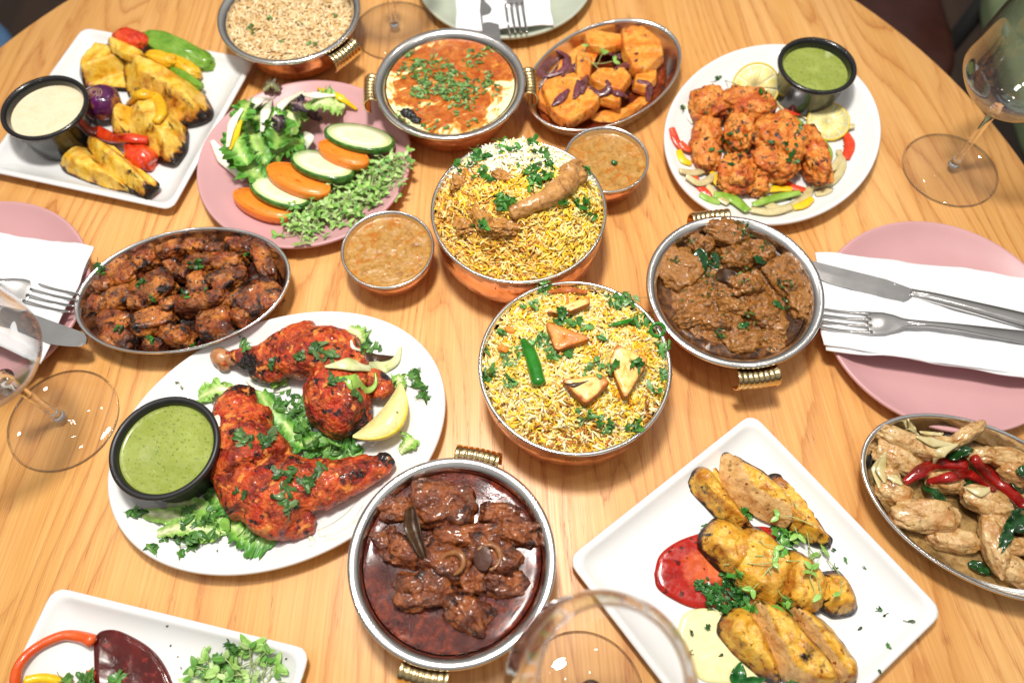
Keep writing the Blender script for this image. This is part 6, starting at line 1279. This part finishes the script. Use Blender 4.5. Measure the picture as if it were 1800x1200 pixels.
# ================================================================ square plate of yellow kebab
M['kebab'] = food('yellow_chicken_kebab', ['#c8861a', '#dea42c', '#e8bc50', '#bc7818'], dark='#1c0e07', dthr=(.60, .72), dscale=75, nscale=70, rough=.42, coat=.08, bump=.8, bscale=280, bdist=.0014, sss=.15, mid='#9c5210', speck='#83430f', sthr=(.63, .70), sscale=240, cut=('#cfa05c', '#e0ba80'))
zr = lambda u, v: (960+u/2.4, 700+v/2.4)
KB = [([(640, 300), (720, 297), (745, 330), (790, 400), (850, 500), (885, 545), (820, 540), (740, 505), (680, 440), (625, 385), (612, 350)], .0065, .020, None, 'kebab slice with a browned far end at the upper left'), ([(760, 245), (785, 230), (830, 260), (910, 300), (960, 340), (1010, 400), (1055, 510), (1000, 525), (900, 485), (800, 415), (752, 330)], .0065, .021, (-1, .6), 'kebab slice showing a pale cut face with a crack'), ([(960, 335), (1005, 332), (1075, 395), (1130, 475), (1172, 545), (1205, 570), (1190, 612), (1130, 602), (1050, 560), (990, 470)], .0065, .019, None, 'long kebab slice with a charred near tip'), ([(662, 575), (720, 512), (790, 525), (840, 560), (890, 610), (900, 660), (850, 720), (780, 745), (715, 685), (662, 625)], .0085, .020, None, 'yellow kebab end resting on the red sauce'), ([(830, 555), (905, 558), (1010, 645), (1045, 700), (1010, 800), (960, 860), (880, 830), (800, 770), (775, 715)], .0085, .021, None, 'middle kebab section under the cress'), ([(1010, 645), (1085, 660), (1155, 720), (1190, 790), (1155, 885), (1080, 895), (985, 860), (1000, 760)], .0080, .020, None, 'kebab section right of the middle one under the cress'), ([(1165, 742), (1240, 732), (1292, 800), (1312, 870), (1290, 902), (1220, 912), (1145, 870), (1150, 800)], .0070, .018, None, 'kebab end with blackened edge at the right'), ([(785, 902), (840, 893), (895, 940), (955, 1060), (985, 1160), (970, 1202), (900, 1155), (800, 1065), (740, 990), (750, 940)], .0075, .020, None, 'near kebab slice beside the cream sauce'), ([(860, 860), (920, 853), (1025, 900), (1115, 1000), (1185, 1080), (1225, 1160), (1215, 1212), (1100, 1217), (1000, 1160), (925, 1020), (885, 930)], .0075, .023, (-1, .5), 'near middle kebab slice with a pale cut side'), ([(1030, 885), (1080, 878), (1185, 950), (1255, 1030), (1308, 1110), (1302, 1185), (1230, 1205), (1150, 1085), (1075, 980)], .0070, .021, (-1, .5), 'near right kebab slice with a browned edge')]
# sauces first
M['redsauce'] = food('red_sweet_sauce', ['#8e0d06', '#a81a0a', '#b8260e'], dark='#e07038', dthr=(.62, .95), dscale=60, rough=.14, coat=.2, nscale=40, bump=.08, bscale=90, sss=.25, speck='#5c0a06', sthr=(.64, .68), sscale=160, bdist=.002)
M['creamsauce'] = food('pale_cream_sauce', ['#e6dc9c', '#ece3ac', '#e3d794'], rough=.25, coat=.3, nscale=30, bump=.06, sss=.3)
M['darksauce'] = food('dark_berry_sauce', ['#3c0808', '#52100c', '#661610'], rough=.08, coat=.6, nscale=40, bump=.15, bscale=140, sss=.1, speck='#7c1c10', sthr=(.62, .68), sscale=180, bdist=.002)
spot_pool('red_sauce', 'glossy red chilli sauce pool under the yellow kebab', None, [zr(*p) for p in [(455, 740), (480, 660), (560, 600), (680, 560), (760, 545), (860, 540), (940, 545), (975, 580), (900, 650), (830, 760), (930, 850), (830, 900), (740, 880), (630, 885), (540, 850), (470, 800)]], .0058, M['redsauce'], .0026, 3, reg='R')
spot_pool('cream_sauce', 'round pale cream sauce pool with herb bits beside the kebab', None, [zr(*p) for p in [(552, 980), (580, 910), (650, 885), (730, 895), (790, 950), (850, 1040), (930, 1120), (960, 1190), (880, 1215), (760, 1205), (660, 1190), (590, 1120)]], .0058, M['creamsauce'], .0028, 5, reg='R')
for i, (px, z0, hm, cd_, lb) in enumerate(KB):
    facet('kebab_piece', lb, 'kebab', [zr(*p) for p in px], z0, hm, M['kebab'], 60+i*3, [2.3]*len(px), 'sliced yellow chicken kebab pieces', 'R', cutdir=cd_, cutslope=1.1 if i == 1 else 2.0, grow=1.16, ks=.0028, und=.15, kchar=.62 if i not in (2, 6) else .95, rough=.0013, ang=-.8)
CS = 'cress sprigs over the yellow kebab'
for i, (a, b, c, d, lf, lb) in enumerate([(1130, 540, 985, 510, 2, 'cress leaf pair at the far side of the kebab garnish'), (1040, 440, 1050, 580, 2, 'cress sprig climbing the charred tip slice'), (870, 670, 1000, 610, 3, 'cress sprig over the middle kebab section'), (750, 705, 960, 700, 2, 'long cress stem reaching over the red sauce'), (960, 700, 870, 800, 2, 'cress sprig with a big leaf pointing at the parsley'), (930, 720, 1000, 840, 2, 'cress sprig with a pointed leaf below the middle section'), (1000, 690, 1130, 650, 3, 'cress sprig at the right of the garnish'), (1100, 640, 1100, 760, 2, 'cress stem hanging down the right section'), (1090, 560, 1110, 640, 3, 'cress sprig above the right section'), (1120, 860, 1110, 720, 2, 'thin cress sprig over the right kebab end'), (1180, 690, 1230, 850, 1, 'single cress leaf on the blackened kebab end'), (1150, 760, 1150, 830, 1, 'small cress leaf hanging at the near right'), (900, 600, 960, 640, 3, 'bright cress leaves on the middle of the garnish')]):
    sprig(lb, *zr(a, b), *zr(c, d), 'R', 60+i, lf, .0072, .003, CS)
herbs('parsley_sprig', 'dark curly parsley sprig between red sauce and near kebab slices', 'R', [(*zr(a, b), c/2.4, n) for a, b, c, n in [(770, 830, 70, 46), (700, 860, 40, 18), (670, 790, 36, 12), (760, 760, 26, 10), (820, 830, 40, 18), (760, 905, 20, 6)]], 26, .0044, shred=.3, pal=['#1d4a1a', '#2b6324', '#3a7a30'], lift=.002, kind=None, cat='herb')
herbs('coriander_leaves', 'bright coriander leaves among the kebab sections', 'R', [(*zr(a, b), c/2.4, n) for a, b, c, n in [(985, 560, 36, 8), (1010, 600, 30, 6), (810, 740, 20, 4), (1000, 870, 30, 7), (985, 640, 26, 5), (850, 480, 26, 5), (1060, 590, 26, 5), (870, 880, 20, 5)]], 27, .0058, pal=['#2f7a1e', '#469030', '#5ea03c'])
herbs('herb_crumbs', 'tiny herb crumbs scattered on the white square plate and cream sauce', 'R', [(*zr(a, b), 2, n) for a, b, n in [(1212, 640, 3), (1218, 720, 2), (1338, 716, 1), (1258, 680, 1), (1408, 888, 2), (1545, 943, 1), (1325, 970, 1), (1440, 1052, 1), (1408, 1152, 1), (683, 960, 4), (615, 985, 2), (735, 1080, 2), (600, 1090, 6), (605, 1075, 4), (672, 542, 2), (1030, 1190, 4), (1060, 1195, 4), (1428, 915, 1)]], 28, .0026, pal=['#2f5a2a', '#3f7a34', '#2a4430'], shred=.6)
for a, b, c, d, w, lb in [(795, 1210, 820, 1110, 30, 'upright dark green leaf on the cream sauce'), (800, 1195, 925, 1178, 22, 'dark green leaf lying beside the upright one')]:
    leaf_at('basil_leaf', lb, 'leaf', *zr(a, b), *zr(c, d), w, 'R', M['basil'], .25, .3, 5, .003)

# ================================================================ rectangular plate at the near edge
zsx = lambda u, v: (u/3., 940+v/3.)
spot_pool('dark_sauce', 'thick dark berry sauce pool on the rectangular white plate', None, [zsx(*p) for p in [(495, 545), (540, 505), (620, 500), (720, 545), (800, 600), (860, 670), (905, 760), (930, 860), (880, 980), (700, 1000), (500, 960), (500, 800), (500, 680)]], .0058, M['darksauce'], .0034, 7, reg='S')
M['rawred'] = food('raw_red_pepper', ['#d84a18', '#e05c24', '#e8703a'], rough=.24, coat=.4, nscale=50, bump=.2, sss=.25)
V, F = tube([hit(*zsx(u, v), 'S')[0]+[0, 0, .0035] for u, v in [(500, 560), (440, 540), (360, 530), (280, 555), (200, 600), (135, 660), (100, 730), (100, 820), (160, 900), (280, 930), (400, 880), (470, 800), (495, 720)]], .0040, 12, 60, wide=[1.2, .95, .9, .9, 1., 1., .9]); 
o = mesh('pepper_ring', V, F, M['rawred'], reg='S'); tag(o, 'curved red pepper ring beside the dark sauce', 'pepper')
V, F = tube([hit(*zsx(u, v), 'S')[0]+[0, 0, .0035] for u, v in [(150, 770), (240, 755), (330, 775), (400, 830)]], .004, 12, 30, wide=.9); o = mesh('pepper_strip', V, F, M['yellowpepper'], reg='S'); tag(o, 'yellow pepper strip inside the red pepper ring', 'pepper')
herbs('parsley_leaves', 'few parsley leaves beside the dark sauce at the picture edge', 'S', [(*zsx(a, b), c/3, n) for a, b, c, n in [(450, 765, 40, 12), (345, 765, 12, 3), (628, 755, 16, 4)]], 29, .006, cat='herbs')
cress_heap('small heap of cress and parsley at the right of the rectangular plate', 'S', [zsx(1140, 760), zsx(1250, 740), zsx(1400, 760)], 9, 60, 26, .014, .0075)
herbs('parsley_sprig', 'parsley leaves at the left of the small cress heap', 'S', [(*zsx(a, b), c/3, n) for a, b, c, n in [(1200, 690, 60, 16), (1250, 565, 24, 5), (1100, 720, 30, 7), (1420, 600, 14, 3)]], 30, .0062, kind=None, cat='herb', lift=.006)
sprig('tall cress sprig at the far side of the small cress heap', *zsx(1300, 760), *zsx(1340, 590), 'S', 71, 3, .011); sprig('cress sprig pointing to the right corner of the rectangular plate', *zsx(1340, 760), *zsx(1470, 690), 'S', 72, 3, .010); sprig('thin cress stem left in the small cress heap', *zsx(1140, 740), *zsx(1100, 610), 'S', 73, 1, .004)
herbs('herb_crumbs', 'tiny crumbs on the rectangular white plate', 'S', [(*zsx(a, b), 1, 1) for a, b in [(885, 475), (900, 580), (1510, 650), (940, 640), (1000, 760), (960, 700)]], 33, .0012, pal=['#5a2a20'], shred=.9, stem=0)
herbs('herb_crumbs', 'tiny herb specks on the oval white plate near the ramekin', 'L', [(*zq(a, b), 3, n) for a, b, n in [(370, 345, 5), (395, 370, 3), (650, 150, 3), (560, 160, 2), (1320, 480, 2), (550, 1075, 2)]], 34, .0012, pal=['#6b7040', '#4a5a2a'], shred=.9, stem=0)
